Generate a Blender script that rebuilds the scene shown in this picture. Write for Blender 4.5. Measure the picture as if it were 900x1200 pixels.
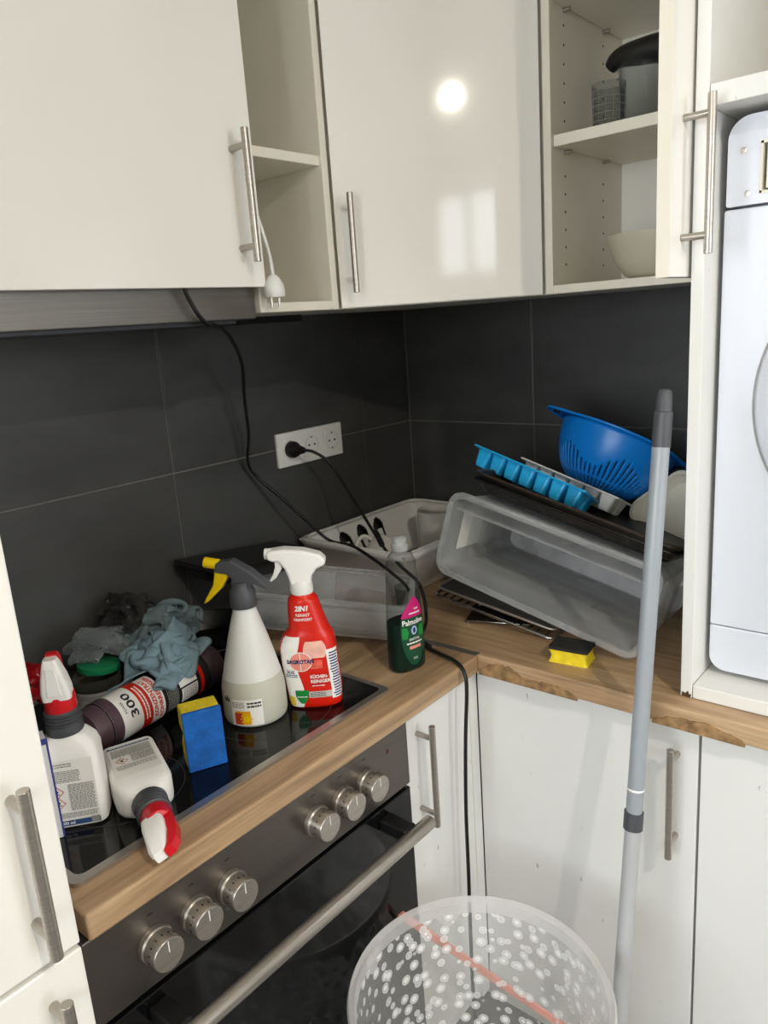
import bpy, math, random
import numpy as np
from mathutils import Matrix, Vector, noise
random.seed(7)
for o in list(bpy.data.objects): bpy.data.objects.remove(o)
scn = bpy.context.scene
COL = scn.collection
PI = math.pi

# ------------------------------------------------------------------ camera
cam_d = bpy.data.cameras.new('camera'); cam = bpy.data.objects.new('camera', cam_d); COL.objects.link(cam)
cam_d.sensor_fit = 'VERTICAL'; cam_d.sensor_height = 36.0; cam_d.lens = 897.1 / 1200 * 36.0
cam_d.clip_start = 0.02
_y, _p, _r = (math.radians(a) for a in (40.6496, 13.8039, -4.0833))
FW = Vector((-math.sin(_y) * math.cos(_p), math.cos(_y) * math.cos(_p), -math.sin(_p)))
RT = Vector((math.cos(_y), math.sin(_y), 0)); UP = RT.cross(FW)
RT2 = math.cos(_r) * RT + math.sin(_r) * UP; UP2 = -math.sin(_r) * RT + math.cos(_r) * UP
M = Matrix((RT2, UP2, -FW)).transposed().to_4x4(); M.translation = (1.3436, -1.706, 1.5131)
cam.matrix_world = M
scn.camera = cam

# ------------------------------------------------------------------ world, light, exposure
vs = scn.view_settings
vs.view_transform = 'Standard'; vs.look = 'None'; vs.exposure = 0.0; vs.gamma = 1.0; vs.use_curve_mapping = False
w = bpy.data.worlds.new('sky'); scn.world = w; w.use_nodes = True
nt = w.node_tree; bgn = nt.nodes['Background']
bgn.inputs['Color'].default_value = (0.985, 0.985, 1.0, 1); bgn.inputs['Strength'].default_value = 9.4
def area(name, loc, rot, sx, sy, power, color, portal=False):
    l = bpy.data.lights.new(name, 'AREA'); l.shape = 'RECTANGLE'; l.size = sx; l.size_y = sy
    l.energy = power; l.color = color
    if portal: l.cycles.is_portal = True
    o = bpy.data.objects.new(name, l); COL.objects.link(o); o.location = loc; o.rotation_euler = rot
    return o
# daylight enters by the window in the far wall (portal only guides the sky's own light)
area('window_portal', (3.69, -2.55, 2.05), (0, PI / 2, 0), .6, .6, 1, (1, 1, 1), portal=True)
area('window_portal', (3.69, -1.1, 1.6), (0, PI / 2, 0), 1.4, 1.0, 1, (1, 1, 1), portal=True)  # portal of the added fill opening in the right wall
area('window_portal', (1.05, -3.79, 1.6), (PI / 2, 0, 0), 2.0, 1.4, 1, (1, 1, 1), portal=True)
LAMP = (2.2, -1.6, 2.5)
LAMP_POWER = 20

# ------------------------------------------------------------------ materials
MATS = {}
def S(h):
    h = h.lstrip('#'); c = [int(h[i:i + 2], 16) / 255 for i in (0, 2, 4)]
    return tuple((v / 12.92 if v <= .04045 else ((v + .055) / 1.055) ** 2.4) for v in c) + (1,)
def mat(name, col, rough=.5, metal=0, var=.06, scale=12, bump=0, bscale=60, coat=0, trans=0, ior=1.45, spec=.5, stretch=None):
    if name in MATS: return MATS[name]
    m = bpy.data.materials.new(name); m.use_nodes = True; t = m.node_tree; n = t.nodes; L = t.links
    b = n['Principled BSDF']; c = S(col) if isinstance(col, str) else col
    tc = n.new('ShaderNodeTexCoord'); mp = n.new('ShaderNodeMapping'); L.new(tc.outputs['Object'], mp.inputs[0])
    if stretch: mp.inputs['Scale'].default_value = stretch
    nz = n.new('ShaderNodeTexNoise'); nz.inputs['Scale'].default_value = scale; nz.inputs['Detail'].default_value = 5
    L.new(mp.outputs[0], nz.inputs['Vector'])
    rp = n.new('ShaderNodeValToRGB'); L.new(nz.outputs['Fac'], rp.inputs[0])
    rp.color_ramp.elements[0].position = .3; rp.color_ramp.elements[1].position = .7
    rp.color_ramp.elements[0].color = tuple(v * (1 - var) for v in c[:3]) + (1,)
    rp.color_ramp.elements[1].color = tuple(min(1, v * (1 + var)) for v in c[:3]) + (1,)
    L.new(rp.outputs[0], b.inputs['Base Color'])
    b.inputs['Roughness'].default_value = rough; b.inputs['Metallic'].default_value = metal
    b.inputs['Coat Weight'].default_value = coat; b.inputs['Coat Roughness'].default_value = .04
    b.inputs['Transmission Weight'].default_value = trans; b.inputs['IOR'].default_value = ior
    b.inputs['Specular IOR Level'].default_value = spec
    if bump:
        n2 = n.new('ShaderNodeTexNoise'); n2.inputs['Scale'].default_value = bscale; n2.inputs['Detail'].default_value = 6
        L.new(mp.outputs[0], n2.inputs['Vector'])
        bp = n.new('ShaderNodeBump'); bp.inputs['Strength'].default_value = bump; bp.inputs['Distance'].default_value = .002
        L.new(n2.outputs['Fac'], bp.inputs['Height']); L.new(bp.outputs[0], b.inputs['Normal'])
    MATS[name] = m; return m
def clear(name, col, alpha=.25, rough=.12, var=.25, scale=9, gloss=.25, dif=.75):
    """thin clear plastic: see-through, a little milky, with a real gloss"""
    if name in MATS: return MATS[name]
    m = bpy.data.materials.new(name); m.use_nodes = True; t = m.node_tree; n = t.nodes; L = t.links
    b = n['Principled BSDF']; out = n['Material Output']; c = S(col)
    b.inputs['Base Color'].default_value = tuple(v * dif for v in c[:3]) + (1,); b.inputs['Roughness'].default_value = rough
    tr = n.new('ShaderNodeBsdfTransparent'); tr.inputs[0].default_value = tuple(.55 + .45 * v for v in c[:3]) + (1,)
    mx = n.new('ShaderNodeMixShader')
    nz = n.new('ShaderNodeTexNoise'); nz.inputs['Scale'].default_value = scale; nz.inputs['Detail'].default_value = 6
    tc = n.new('ShaderNodeTexCoord'); L.new(tc.outputs['Object'], nz.inputs['Vector'])
    mr = n.new('ShaderNodeMapRange'); mr.inputs[3].default_value = max(0, alpha * (1 - var)); mr.inputs[4].default_value = min(1, alpha * (1 + var))
    mr.inputs[1].default_value = .3; mr.inputs[2].default_value = .7
    L.new(nz.outputs['Fac'], mr.inputs[0])
    lw = n.new('ShaderNodeLayerWeight'); lw.inputs[0].default_value = .5
    fr = n.new('ShaderNodeMath'); fr.operation = 'POWER'; fr.inputs[1].default_value = 3.0; L.new(lw.outputs['Facing'], fr.inputs[0])
    mu = n.new('ShaderNodeMath'); mu.operation = 'MULTIPLY_ADD'; mu.inputs[1].default_value = gloss * 2; mu.use_clamp = True
    L.new(fr.outputs[0], mu.inputs[0]); L.new(mr.outputs[0], mu.inputs[2])
    L.new(mu.outputs[0], mx.inputs[0]); L.new(tr.outputs[0], mx.inputs[1]); L.new(b.outputs[0], mx.inputs[2])
    L.new(mx.outputs[0], out.inputs[0]); MATS[name] = m; return m
def wood(name, axis):
    m = bpy.data.materials.new(name); m.use_nodes = True; t = m.node_tree; n = t.nodes; L = t.links
    b = n['Principled BSDF']; tc = n.new('ShaderNodeTexCoord'); mp = n.new('ShaderNodeMapping')
    sc = [14, 14, 14]; sc[axis] = 1.1; mp.inputs['Scale'].default_value = sc; L.new(tc.outputs['Object'], mp.inputs[0])
    nz = n.new('ShaderNodeTexNoise'); nz.inputs['Scale'].default_value = 2.2; nz.inputs['Detail'].default_value = 8; nz.inputs['Distortion'].default_value = .8
    L.new(mp.outputs[0], nz.inputs['Vector'])
    rp = n.new('ShaderNodeValToRGB'); e = rp.color_ramp.elements
    e[0].position = .28; e[0].color = S('#94795b'); e[1].position = .72; e[1].color = S('#ccae8a')
    k = e.new(.5); k.color = S('#b69672'); L.new(nz.outputs['Fac'], rp.inputs[0])
    fine = n.new('ShaderNodeTexNoise'); sc2 = n.new('ShaderNodeMapping'); q = [130, 130, 130]; q[axis] = 5
    sc2.inputs['Scale'].default_value = q; L.new(tc.outputs['Object'], sc2.inputs[0]); L.new(sc2.outputs[0], fine.inputs['Vector']); fine.inputs['Scale'].default_value = 1.5
    r2 = n.new('ShaderNodeValToRGB'); r2.color_ramp.elements[0].position = .3; r2.color_ramp.elements[0].color = (.72, .68, .62, 1); r2.color_ramp.elements[1].position = .55; r2.color_ramp.elements[1].color = (1, 1, 1, 1)
    L.new(fine.outputs['Fac'], r2.inputs[0])
    mu = n.new('ShaderNodeMixRGB'); mu.blend_type = 'MULTIPLY'; mu.inputs[0].default_value = .7; L.new(rp.outputs[0], mu.inputs[1]); L.new(r2.outputs[0], mu.inputs[2])
    # worn dirty stains
    st = n.new('ShaderNodeTexNoise'); st.inputs['Scale'].default_value = 4.5; st.inputs['Detail'].default_value = 7; L.new(tc.outputs['Object'], st.inputs['Vector'])
    r3 = n.new('ShaderNodeValToRGB'); r3.color_ramp.elements[0].position = .56; r3.color_ramp.elements[0].color = (0, 0, 0, 1); r3.color_ramp.elements[1].position = .72; r3.color_ramp.elements[1].color = (1, 1, 1, 1)
    L.new(st.outputs['Fac'], r3.inputs[0])
    m2 = n.new('ShaderNodeMixRGB'); m2.inputs[2].default_value = S('#5f4428'); L.new(mu.outputs[0], m2.inputs[1])
    fa = n.new('ShaderNodeMath'); fa.operation = 'MULTIPLY'; fa.inputs[1].default_value = .55; L.new(r3.outputs[0], fa.inputs[0]); L.new(fa.outputs[0], m2.inputs[0])
    L.new(m2.outputs[0], b.inputs['Base Color']); b.inputs['Roughness'].default_value = .42
    bp = n.new('ShaderNodeBump'); bp.inputs['Strength'].default_value = .15; bp.inputs['Distance'].default_value = .001; L.new(fine.outputs['Fac'], bp.inputs['Height']); L.new(bp.outputs[0], b.inputs['Normal'])
    MATS[name] = m; return m
def dirty_white(name, col, rough=.16, amt=.5, coat=.3):
    """glossy white lacquer with grey-brown specks and drips"""
    m = mat(name, col, rough, var=.015, scale=2.5, coat=coat); t = m.node_tree; n = t.nodes; L = t.links; b = n['Principled BSDF']
    src = b.inputs['Base Color'].links[0].from_socket
    tc = n.new('ShaderNodeTexCoord'); mp = n.new('ShaderNodeMapping'); mp.inputs['Scale'].default_value = (1, 1, .35); L.new(tc.outputs['Object'], mp.inputs[0])
    nz = n.new('ShaderNodeTexNoise'); nz.inputs['Scale'].default_value = 75; nz.inputs['Detail'].default_value = 4; L.new(mp.outputs[0], nz.inputs['Vector'])
    rp = n.new('ShaderNodeValToRGB'); rp.color_ramp.elements[0].position = .705; rp.color_ramp.elements[0].color = (0, 0, 0, 1); rp.color_ramp.elements[1].position = .76; rp.color_ramp.elements[1].color = (amt, amt, amt, 1)
    L.new(nz.outputs['Fac'], rp.inputs[0]); mx = n.new('ShaderNodeMixRGB'); mx.inputs[2].default_value = S('#6b6052')
    L.new(rp.outputs[0], mx.inputs[0]); L.new(src, mx.inputs[1]); L.new(mx.outputs[0], b.inputs['Base Color']); return m
def dots_mat(name):
    m = clear(name, '#f2f2f0', .2, .25, var=.2, scale=5, gloss=.15, dif=1.0); t = m.node_tree; n = t.nodes; L = t.links
    mx = [x for x in n if x.type == 'MIX_SHADER'][0]; old = mx.inputs[0].links[0].from_socket
    tc = n.new('ShaderNodeTexCoord'); v = n.new('ShaderNodeTexVoronoi'); v.inputs['Scale'].default_value = 46; v.inputs['Randomness'].default_value = .75
    L.new(tc.outputs['Object'], v.inputs['Vector'])
    rp = n.new('ShaderNodeValToRGB'); e = rp.color_ramp.elements; e[0].position = .22; e[0].color = (.95,) * 3 + (1,); e[1].position = .44; e[1].color = (0, 0, 0, 1)
    k = e.new(.26); k.color = (.35,) * 3 + (1,); k = e.new(.38); k.color = (.55,) * 3 + (1,)
    L.new(v.outputs['Distance'], rp.inputs[0])
    ad = n.new('ShaderNodeMath'); ad.operation = 'ADD'; ad.use_clamp = True; L.new(old, ad.inputs[0]); L.new(rp.outputs[0], ad.inputs[1]); L.new(ad.outputs[0], mx.inputs[0]); return m
WOODY = wood('oak_worktop_lengthwise', 1); WOODX = wood('oak_worktop_crosswise', 0)
WHITE = mat('white_gloss_lacquer', '#f5f2ea', .07, var=.012, scale=2, coat=0)  # cream tint partly stands in for warm light on the upper doors
CARC = mat('cream_carcass_board', '#e6e3d8', .4, var=.02, scale=3)
EDGE = mat('cream_edge_band', '#e9e3d3', .45, var=.03, scale=8)
DWHITE = dirty_white('stained_white_lacquer', '#e9e9e6', .22, .55, .2)
FRAMEW = dirty_white('worn_white_board', '#e6e5e0', .4, .35, 0)
STEEL = mat('brushed_steel', '#b3aca3', .3, .85, var=.1, scale=6, stretch=(2, 2, 60))
OVENP = mat('oven_panel_steel', '#6e6862', .36, .9, var=.08, scale=5, stretch=(2, 1, 90))
STEELH = mat('brushed_steel_panel', '#8b8782', .36, .9, var=.08, scale=5, stretch=(2, 1, 90))
CHROME = mat('chrome', '#b9b9b9', .12, 1, var=.05)
TILE = mat('slate_grey_tile', '#464645', .42, var=.25, scale=3.2, bump=.06, bscale=45, stretch=(1, 1, 2.6))
GROUT = mat('grey_grout', '#77756f', .9, var=.1, scale=30)
BLKG = mat('black_ceramic_glass', '#0d0d0e', .1, var=.2, scale=20, spec=.4)
BLKP = mat('black_plastic', '#161616', .42, var=.15)
BLKE = mat('black_enamel', '#1a1918', .25, var=.3, scale=25)
DGREY = mat('dark_grey_plastic', '#4a4c50', .45, var=.06)
POLEG = mat('grey_painted_tube', '#9aa0a5', .32, var=.03, scale=4)
POLEL = mat('pale_grey_tube', '#b3b4b6', .3, var=.03, scale=4)
WPL = mat('white_plastic', '#e8e7e2', .35, var=.02)
CREAMP = mat('cream_plastic', '#d9d5c4', .4, var=.03)
DRYER = mat('appliance_white', '#d3d6de', .28, var=.01, coat=.2)
BLUE = mat('blue_colander_plastic', '#0c7fd8', .3, var=.04)
CYAN = mat('cyan_tray_plastic', '#27aee8', .3, var=.05)
YEL = mat('yellow_plastic', '#f0cb0c', .35, var=.04)
SPY = mat('yellow_sponge_foam', '#ecd32a', .9, var=.12, scale=60, bump=.9, bscale=240)
SPB = mat('blue_scouring_pad', '#1560b4', .85, var=.25, scale=50, bump=.8, bscale=260)
SPK = mat('black_scouring_pad', '#22211f', .9, var=.3, scale=60, bump=.8, bscale=260)
RED = mat('red_plastic', '#cf1620', .3, var=.04)
LRED = mat('red_print', '#d8200f', .3, var=.05, scale=30)
LPINK = mat('salmon_print', '#ef9482', .35, var=.08, scale=40)
PRW = mat('white_print', '#f3f1ec', .4, var=.01)
PRK = mat('black_print', '#1b1b1d', .45, var=.05)
PRG = mat('grey_print', '#93938e', .5, var=.1, scale=80)
PRB = mat('blue_print', '#1c2c6c', .4, var=.05)
NAVY = mat('slate_blue_print', '#35507c', .4, var=.06)
PGRN = mat('green_print', '#1c8a3c', .35, var=.06)
DGRN = mat('dark_green_print', '#0d4a30', .3, var=.1)
MAG = mat('magenta_print', '#c4176e', .35, var=.04)
ORG = mat('orange_print', '#eaa81a', .4, var=.08)
CYL = mat('mauve_cap_plastic', '#56414a', .4, var=.06)
RAG = mat('grey_blue_cloth', '#7f98a3', .95, var=.14, scale=16, bump=.5, bscale=320)
RAG2 = mat('grey_cloth', '#75868a', .95, var=.2, scale=20, bump=.5, bscale=320)
CORAL = mat('coral_plastic', '#f09a86', .4, var=.06)
CERAM = mat('white_ceramic', '#dedbd2', .18, var=.02, coat=.3)
SHADEB = mat('beige_ceramic', '#c4bda9', .3, var=.02)
HDPE = mat('milky_bottle_plastic', '#e4e5e0', .35, var=.02, spec=.4); HDPE.node_tree.nodes['Principled BSDF'].inputs['Subsurface Weight'].default_value = .3; HDPE.node_tree.nodes['Principled BSDF'].inputs['Subsurface Radius'].default_value = (.02, .02, .02)
HLIQ = mat('milky_bottle_with_liquid', '#c9cabb', .35, var=.02, spec=.4)
CLR = clear('clear_crisper_plastic', '#eceeee', .19, .15, gloss=.3, dif=.9)
CLRR = clear('crisper_rim_plastic', '#f4f6f6', .2, .12, gloss=.45, dif=.9)  # whiter copy of the drawer plastic, puts the rim's bright highlights into its colour
CLRW = clear('milky_crisper_plastic', '#f0f0f0', .42, .25, var=.4, gloss=.3)
BAGC = clear('clear_film', '#dfe4e6', .09, .1, gloss=.35, dif=.8)
BAGD = clear('smoky_film', '#6f6d6a', .2, .12, gloss=.45)
REDF = clear('red_film', '#a5141b', .75, .18, gloss=.5)
GLASS = clear('glass', '#e2e6e4', .07, .03, gloss=.4, dif=.25)
PANE = clear('window_glass', '#eef4f8', .02, .02, gloss=.15)
PALC = clear('clear_bottle', '#d5d8d5', .06, .08, gloss=.4, dif=.12)
PALG = mat('green_soap', '#082a1e', .35, var=.05, spec=.25)
JARL = mat('olive_liquid', '#3c3a1c', .2, var=.2)
TUBC = clear('translucent_tub', '#dedddb', .3, .22, var=.2, gloss=.25)
TUBR = clear('translucent_rim', '#eeecea', .5, .22, var=.15, gloss=.3, dif=.95)
TUBD = dots_mat('dotted_translucent_liner')
FLOORM = mat('grey_floor_tile', '#6d6b68', .45, var=.15, scale=6)
WALLP = mat('white_wall_paint', '#e0dacd', .85, var=.02)
RUST = mat('swollen_chipboard', '#9a7a54', .95, var=.45, scale=60, bump=.9, bscale=140)
GRIME = mat('brown_grime', '#4a3a22', .9, var=.3, scale=60)

# ------------------------------------------------------------------ geometry helpers
def obj(name, V, F, m, parent=None, smooth=False, bevel=0, seg=2, solid=0, subs=0, kind=None, offset=0):
    me = bpy.data.meshes.new(name); me.from_pydata([tuple(v) for v in V], [], F); me.update()
    import bmesh
    bm = bmesh.new(); bm.from_mesh(me); bmesh.ops.recalc_face_normals(bm, faces=bm.faces); bm.to_mesh(me); bm.free()
    if m: me.materials.append(m)
    o = bpy.data.objects.new(name, me); COL.objects.link(o)
    if parent: o.parent = parent
    if solid:
        s = o.modifiers.new('s', 'SOLIDIFY'); s.thickness = solid; s.offset = offset
    if bevel:
        b = o.modifiers.new('b', 'BEVEL'); b.width = bevel; b.segments = seg; b.limit_method = 'ANGLE'; b.angle_limit = math.radians(40); b.harden_normals = False
    if subs:
        s = o.modifiers.new('u', 'SUBSURF'); s.levels = subs; s.render_levels = subs
    if smooth:
        for p in me.polygons: p.use_smooth = True
        if not subs:
            try: me.set_sharp_from_angle(angle=math.radians(45))
            except Exception: pass
    if kind: o['kind'] = kind
    return o
def tag(o, label, cat, group=None):
    o['label'] = label; o['category'] = cat
    if group: o['group'] = group
    return o
def thing(name, label, cat, loc=(0, 0, 0), rotz=0, group=None, mtx=None):
    o = bpy.data.objects.new(name, None); COL.objects.link(o); o.empty_display_size = .05
    if mtx is not None: o.matrix_world = mtx
    else: o.location = loc; o.rotation_euler = (0, 0, rotz)
    return tag(o, label, cat, group)
def struct(o): o['kind'] = 'structure'; return o
class G:
    """collects shapes for ONE mesh"""
    def __init__(s): s.V = []; s.F = []
    def add(s, V, F, mtx=None):
        b = len(s.V); s.V += [(mtx @ Vector(v)) if mtx is not None else Vector(v) for v in V]; s.F += [tuple(i + b for i in f) for f in F]; return s
    def box(s, x0, x1, y0, y1, z0, z1, mtx=None):
        return s.add([(x, y, z) for x in (x0, x1) for y in (y0, y1) for z in (z0, z1)],
                     [(0, 1, 3, 2), (4, 6, 7, 5), (0, 4, 5, 1), (2, 3, 7, 6), (0, 2, 6, 4), (1, 5, 7, 3)], mtx)
    def lathe(s, prof, n=32, mtx=None, cap0=True, cap1=True):
        V = []; F = []
        for r, z in prof:
            for i in range(n): a = 2 * PI * i / n; V.append((r * math.cos(a), r * math.sin(a), z))
        for k in range(len(prof) - 1):
            for i in range(n): j = (i + 1) % n; F.append((k * n + i, k * n + j, (k + 1) * n + j, (k + 1) * n + i))
        if cap0: F.append(tuple(range(n - 1, -1, -1)))
        if cap1: F.append(tuple((len(prof) - 1) * n + i for i in range(n)))
        return s.add(V, F, mtx)
    def cyl(s, a, b, r, n=20, r2=None):
        a = Vector(a); b = Vector(b); d = b - a; L = d.length
        mt = Matrix.Translation(a) @ d.to_track_quat('Z', 'Y').to_matrix().to_4x4()
        return s.lathe([(r, 0), (r if r2 is None else r2, L)], n, mt)
    def tube(s, pts, r, n=8, closed=False):
        pts = [Vector(p) for p in pts]; V = []; F = []; N = len(pts); up = None
        for i, p in enumerate(pts):
            t = (pts[(i + 1) % N] - pts[i - 1]) if closed else (pts[min(i + 1, N - 1)] - pts[max(i - 1, 0)])
            t.normalize()
            if up is None:
                up = Vector((0, 0, 1)) if abs(t.z) < .9 else Vector((1, 0, 0))
            sd = t.cross(up).normalized(); up = sd.cross(t).normalized()
            rr = r[i] if isinstance(r, (list, tuple)) else r
            for k in range(n): a = 2 * PI * k / n; V.append(p + rr * (math.cos(a) * sd + math.sin(a) * up))
        for i in range(N if closed else N - 1):
            j = (i + 1) % N
            for k in range(n): l = (k + 1) % n; F.append((i * n + k, i * n + l, j * n + l, j * n + k))
        if not closed: F.append(tuple(range(n))); F.append(tuple((N - 1) * n + k for k in range(n)))
        return s.add(V, F)
    def prism(s, poly, z0, z1, mtx=None):
        n = len(poly); V = [(x, y, z0) for x, y in poly] + [(x, y, z1) for x, y in poly]
        F = [tuple(range(n - 1, -1, -1)), tuple(range(n, 2 * n))] + [(i, (i + 1) % n, n + (i + 1) % n, n + i) for i in range(n)]
        return s.add(V, F, mtx)
    def out(s, name, m, parent=None, **k): return obj(name, s.V, s.F, m, parent, **k)
def box(name, x0, x1, y0, y1, z0, z1, m, parent=None, bevel=.0015, **k): return G().box(x0, x1, y0, y1, z0, z1).out(name, m, parent, bevel=bevel, **k)
def smoothpath(pts, n=10):
    P = [Vector(p) for p in pts]; P = [2 * P[0] - P[1]] + P + [2 * P[-1] - P[-2]]; o = []
    for i in range(1, len(P) - 2):
        for k in range(n):
            t = k / n; a, b, c, d = P[i - 1:i + 3]
            o.append(.5 * ((2 * b) + (c - a) * t + (2 * a - 5 * b + 4 * c - d) * t * t + (3 * b - a - 3 * c + d) * t ** 3))
    o.append(P[-2]); return o
def rrect(w, d, r, n=5):
    o = []
    for cx, cy, a0 in ((w - r, d - r, 0), (-w + r, d - r, PI / 2), (-w + r, -d + r, PI), (w - r, -d + r, 1.5 * PI)):
        for i in range(n + 1): a = a0 + PI / 2 * i / n; o.append((cx + r * math.cos(a), cy + r * math.sin(a)))
    return o
def rloft(g, secs, mtx=None, cap0=True, cap1=True, n=5):
    """loft of rounded rectangles: (z, half w, half d, radius, ox, oy)"""
    V = []; F = []; m = 4 * (n + 1)
    for q in secs:
        z, w, d, r = q[:4]; ox, oy = (q[4], q[5]) if len(q) > 4 else (0, 0)
        V += [(x + ox, y + oy, z) for x, y in rrect(w, d, min(r, w * .999, d * .999), n)]
    for k in range(len(secs) - 1):
        for i in range(m): j = (i + 1) % m; F.append((k * m + i, k * m + j, (k + 1) * m + j, (k + 1) * m + i))
    if cap0: F.append(tuple(range(m - 1, -1, -1)))
    if cap1: F.append(tuple((len(secs) - 1) * m + i for i in range(m)))
    return g.add(V, F, mtx)
class Loft:
    """bottle body of super-ellipses: rows (z, half w, half d, n, ox, oy)"""
    def __init__(s, rows, steps=5):
        s.rows = rows; R = np.array([list(r) + [0] * (6 - len(r)) for r in rows], float); s.R = R
        zs = []
        for i in range(len(R) - 1): zs += list(np.linspace(R[i, 0], R[i + 1, 0], steps, endpoint=False))
        s.zs = zs + [R[-1, 0]]
    def at(s, z): return [float(np.interp(z, s.R[:, 0], s.R[:, k])) for k in range(1, 6)]
    def mesh(s, n=48, zs=None):
        V = []; F = []; zs = zs or s.zs
        for z in zs:
            w, d, e, ox, oy = s.at(z)
            for i in range(n):
                a = 2 * PI * i / n; c, q = math.cos(a), math.sin(a)
                V.append((ox + w * math.copysign(abs(c) ** (2 / e), c), oy + d * math.copysign(abs(q) ** (2 / e), q), z))
        for k in range(len(zs) - 1):
            for i in range(n): j = (i + 1) % n; F.append((k * n + i, k * n + j, (k + 1) * n + j, (k + 1) * n + i))
        F.append(tuple(range(n - 1, -1, -1))); F.append(tuple((len(zs) - 1) * n + i for i in range(n)))
        return V, F
    def front(s, x, z, off=.0007):
        w, d, e, ox, oy = s.at(z); u = min(.999, abs(x - ox) / w)
        return Vector((x, oy - d * (1 - u ** e) ** (1 / e) - off, z))
def ident(x, z, off=.0007): return Vector((x, -off, z))
def patch(f, x0, x1, z0, z1, off=.0007, nx=10, nz=10, xl=None, xr=None):
    V = []; F = []
    for k in range(nz + 1):
        z = z0 + (z1 - z0) * k / nz; a = xl(z) if xl else x0; b = xr(z) if xr else x1
        for i in range(nx + 1): V.append(f(a + (b - a) * i / nx, z, off))
    for k in range(nz):
        for i in range(nx): q = k * (nx + 1) + i; F.append((q, q + 1, q + nx + 2, q + nx + 1))
    return V, F
def disc(f, cx, cz, rx, rz, off, n=28):
    V = [f(cx, cz, off)]; F = []
    for ring in (.5, 1):
        for i in range(n): a = 2 * PI * i / n; V.append(f(cx + rx * ring * math.cos(a), cz + rz * ring * math.sin(a), off))
    for i in range(n): j = (i + 1) % n; F.append((0, 1 + i, 1 + j)); F.append((1 + i, 1 + n + i, 1 + n + j, 1 + j))
    return V, F
def textmesh(txt, size, bold=0.0, align='CENTER', shear=0):
    c = bpy.data.curves.new('t', 'FONT'); c.body = txt; c.size = size; c.align_x = align; c.align_y = 'CENTER'; c.offset = bold * size; c.resolution_u = 2; c.shear = shear
    o = bpy.data.objects.new('t', c); COL.objects.link(o)
    dg = bpy.context.evaluated_depsgraph_get(); dg.update()
    me = bpy.data.meshes.new_from_object(o.evaluated_get(dg))
    V = [v.co.copy() for v in me.vertices]; F = [tuple(p.vertices) for p in me.polygons]
    bpy.data.objects.remove(o); bpy.data.curves.remove(c); bpy.data.meshes.remove(me); return V, F
def lettering(txt, f, cx, cz, size, m, parent, name='lettering', bold=.0, off=.0012, rot=0, width=None, align='CENTER', shear=0):
    V, F = textmesh(txt, size, bold, align, shear)
    if not V: return None
    if width:
        xs = [v.x for v in V]; k = width / (max(xs) - min(xs))
        for v in V: v.x *= k
    c, s_ = math.cos(rot), math.sin(rot)
    return obj(name, [f(cx + v.x * c - v.y * s_, cz + v.x * s_ + v.y * c, off) for v in V], F, m, parent)
def lines(f, x0, x1, z0, z1, n, m, parent, off=.0011, name='small_print', fill=.5, seed=1, rot=0):
    """rows of small illegible print, a few word-long bars per row"""
    n = n if n <= 2 else int(n * 1.5); rnd = random.Random(seed); g = G(); h = (z1 - z0) / n
    for k in range(n):
        zz = z1 - (k + .5) * h; x = x0
        while x < x1 - .002:
            wl = rnd.uniform(.002, .006); e = min(x1, x + wl)
            V, F = patch(f, x, e, zz - h * fill / 2, zz + h * fill / 2, off, 2, 1); g.add(V, F); x = e + .0008
    return g.out(name, m, parent)
def frame(o, x, z, y=None):
    """matrix from origin and two axes"""
    x = Vector(x).normalized(); z = Vector(z); z = (z - x * z.dot(x)).normalized(); y = z.cross(x)
    m = Matrix((x, y, z)).transposed().to_4x4(); m.translation = o; return m
def copytree(o, parent=None):
    c = o.copy(); COL.objects.link(c); c.parent = parent
    for ch in list(o.children): copytree(ch, c)
    return c
def bar_handle(parent, name, p0, p1, nrm, r=.006, stand=.035, inset=.024):
    """stainless bar handle on two posts; p0,p1 = bar ends projected on the door"""
    p0 = Vector(p0); p1 = Vector(p1); nrm = Vector(nrm).normalized(); d = (p1 - p0).normalized()
    g = G(); g.cyl(p0 + nrm * stand, p1 + nrm * stand, r, 20)
    for q in (p0 + d * inset, p1 - d * inset): g.cyl(q, q + nrm * stand, r * .85, 16)
    return g.out(name, STEEL, parent, smooth=True, bevel=.0006)
print('helpers ok')
WORLD = []
def wthing(name, label, cat, loc, group=None):
    o = thing(name, label, cat, loc, 0, group); WORLD.append(o); return o

# ================================================================== room shell
struct(box('floor', -.1, 3.8, -3.9, .1, -.1, 0, FLOORM, bevel=0))
struct(box('ceiling', -.1, 3.8, -3.9, .1, 2.5, 2.6, WALLP, bevel=0))
wl = struct(box('wall_left', -.14, -.003, -3.9, .1, 0, 2.5, GROUT, bevel=0))
wb = struct(box('wall_back', -.003, 3.8, .003, .1, 0, 2.5, GROUT, bevel=0))
VX0, VX1, VZ0, VZ1 = .05, 2.05, .9, 2.3
struct(G().box(-.003, VX0, -3.9, -3.8, 0, 2.5).box(VX1, 3.8, -3.9, -3.8, 0, 2.5).box(VX0, VX1, -3.9, -3.8, 0, VZ0).box(VX0, VX1, -3.9, -3.8, VZ1, 2.5).out('wall_front', WALLP))
g = G()
for a, b, c, d in ((VX0, VX1, VZ0, VZ0 + .06), (VX0, VX1, VZ1 - .06, VZ1), (VX0, VX0 + .06, VZ0, VZ1), (VX1 - .06, VX1, VZ0, VZ1), (1.02, 1.08, VZ0, VZ1)): g.box(a, b, -3.87, -3.82, c, d)
w2n = struct(g.out('window_2', WPL))
for a, b in ((VX0 + .06, 1.02), (1.08, VX1 - .06)): box('pane', a, b, -3.848, -3.842, VZ0 + .06, VZ1 - .06, PANE, w2n, bevel=0)
WY0, WY1, WZ0, WZ1 = -2.85, -2.25, 1.75, 2.35
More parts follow.
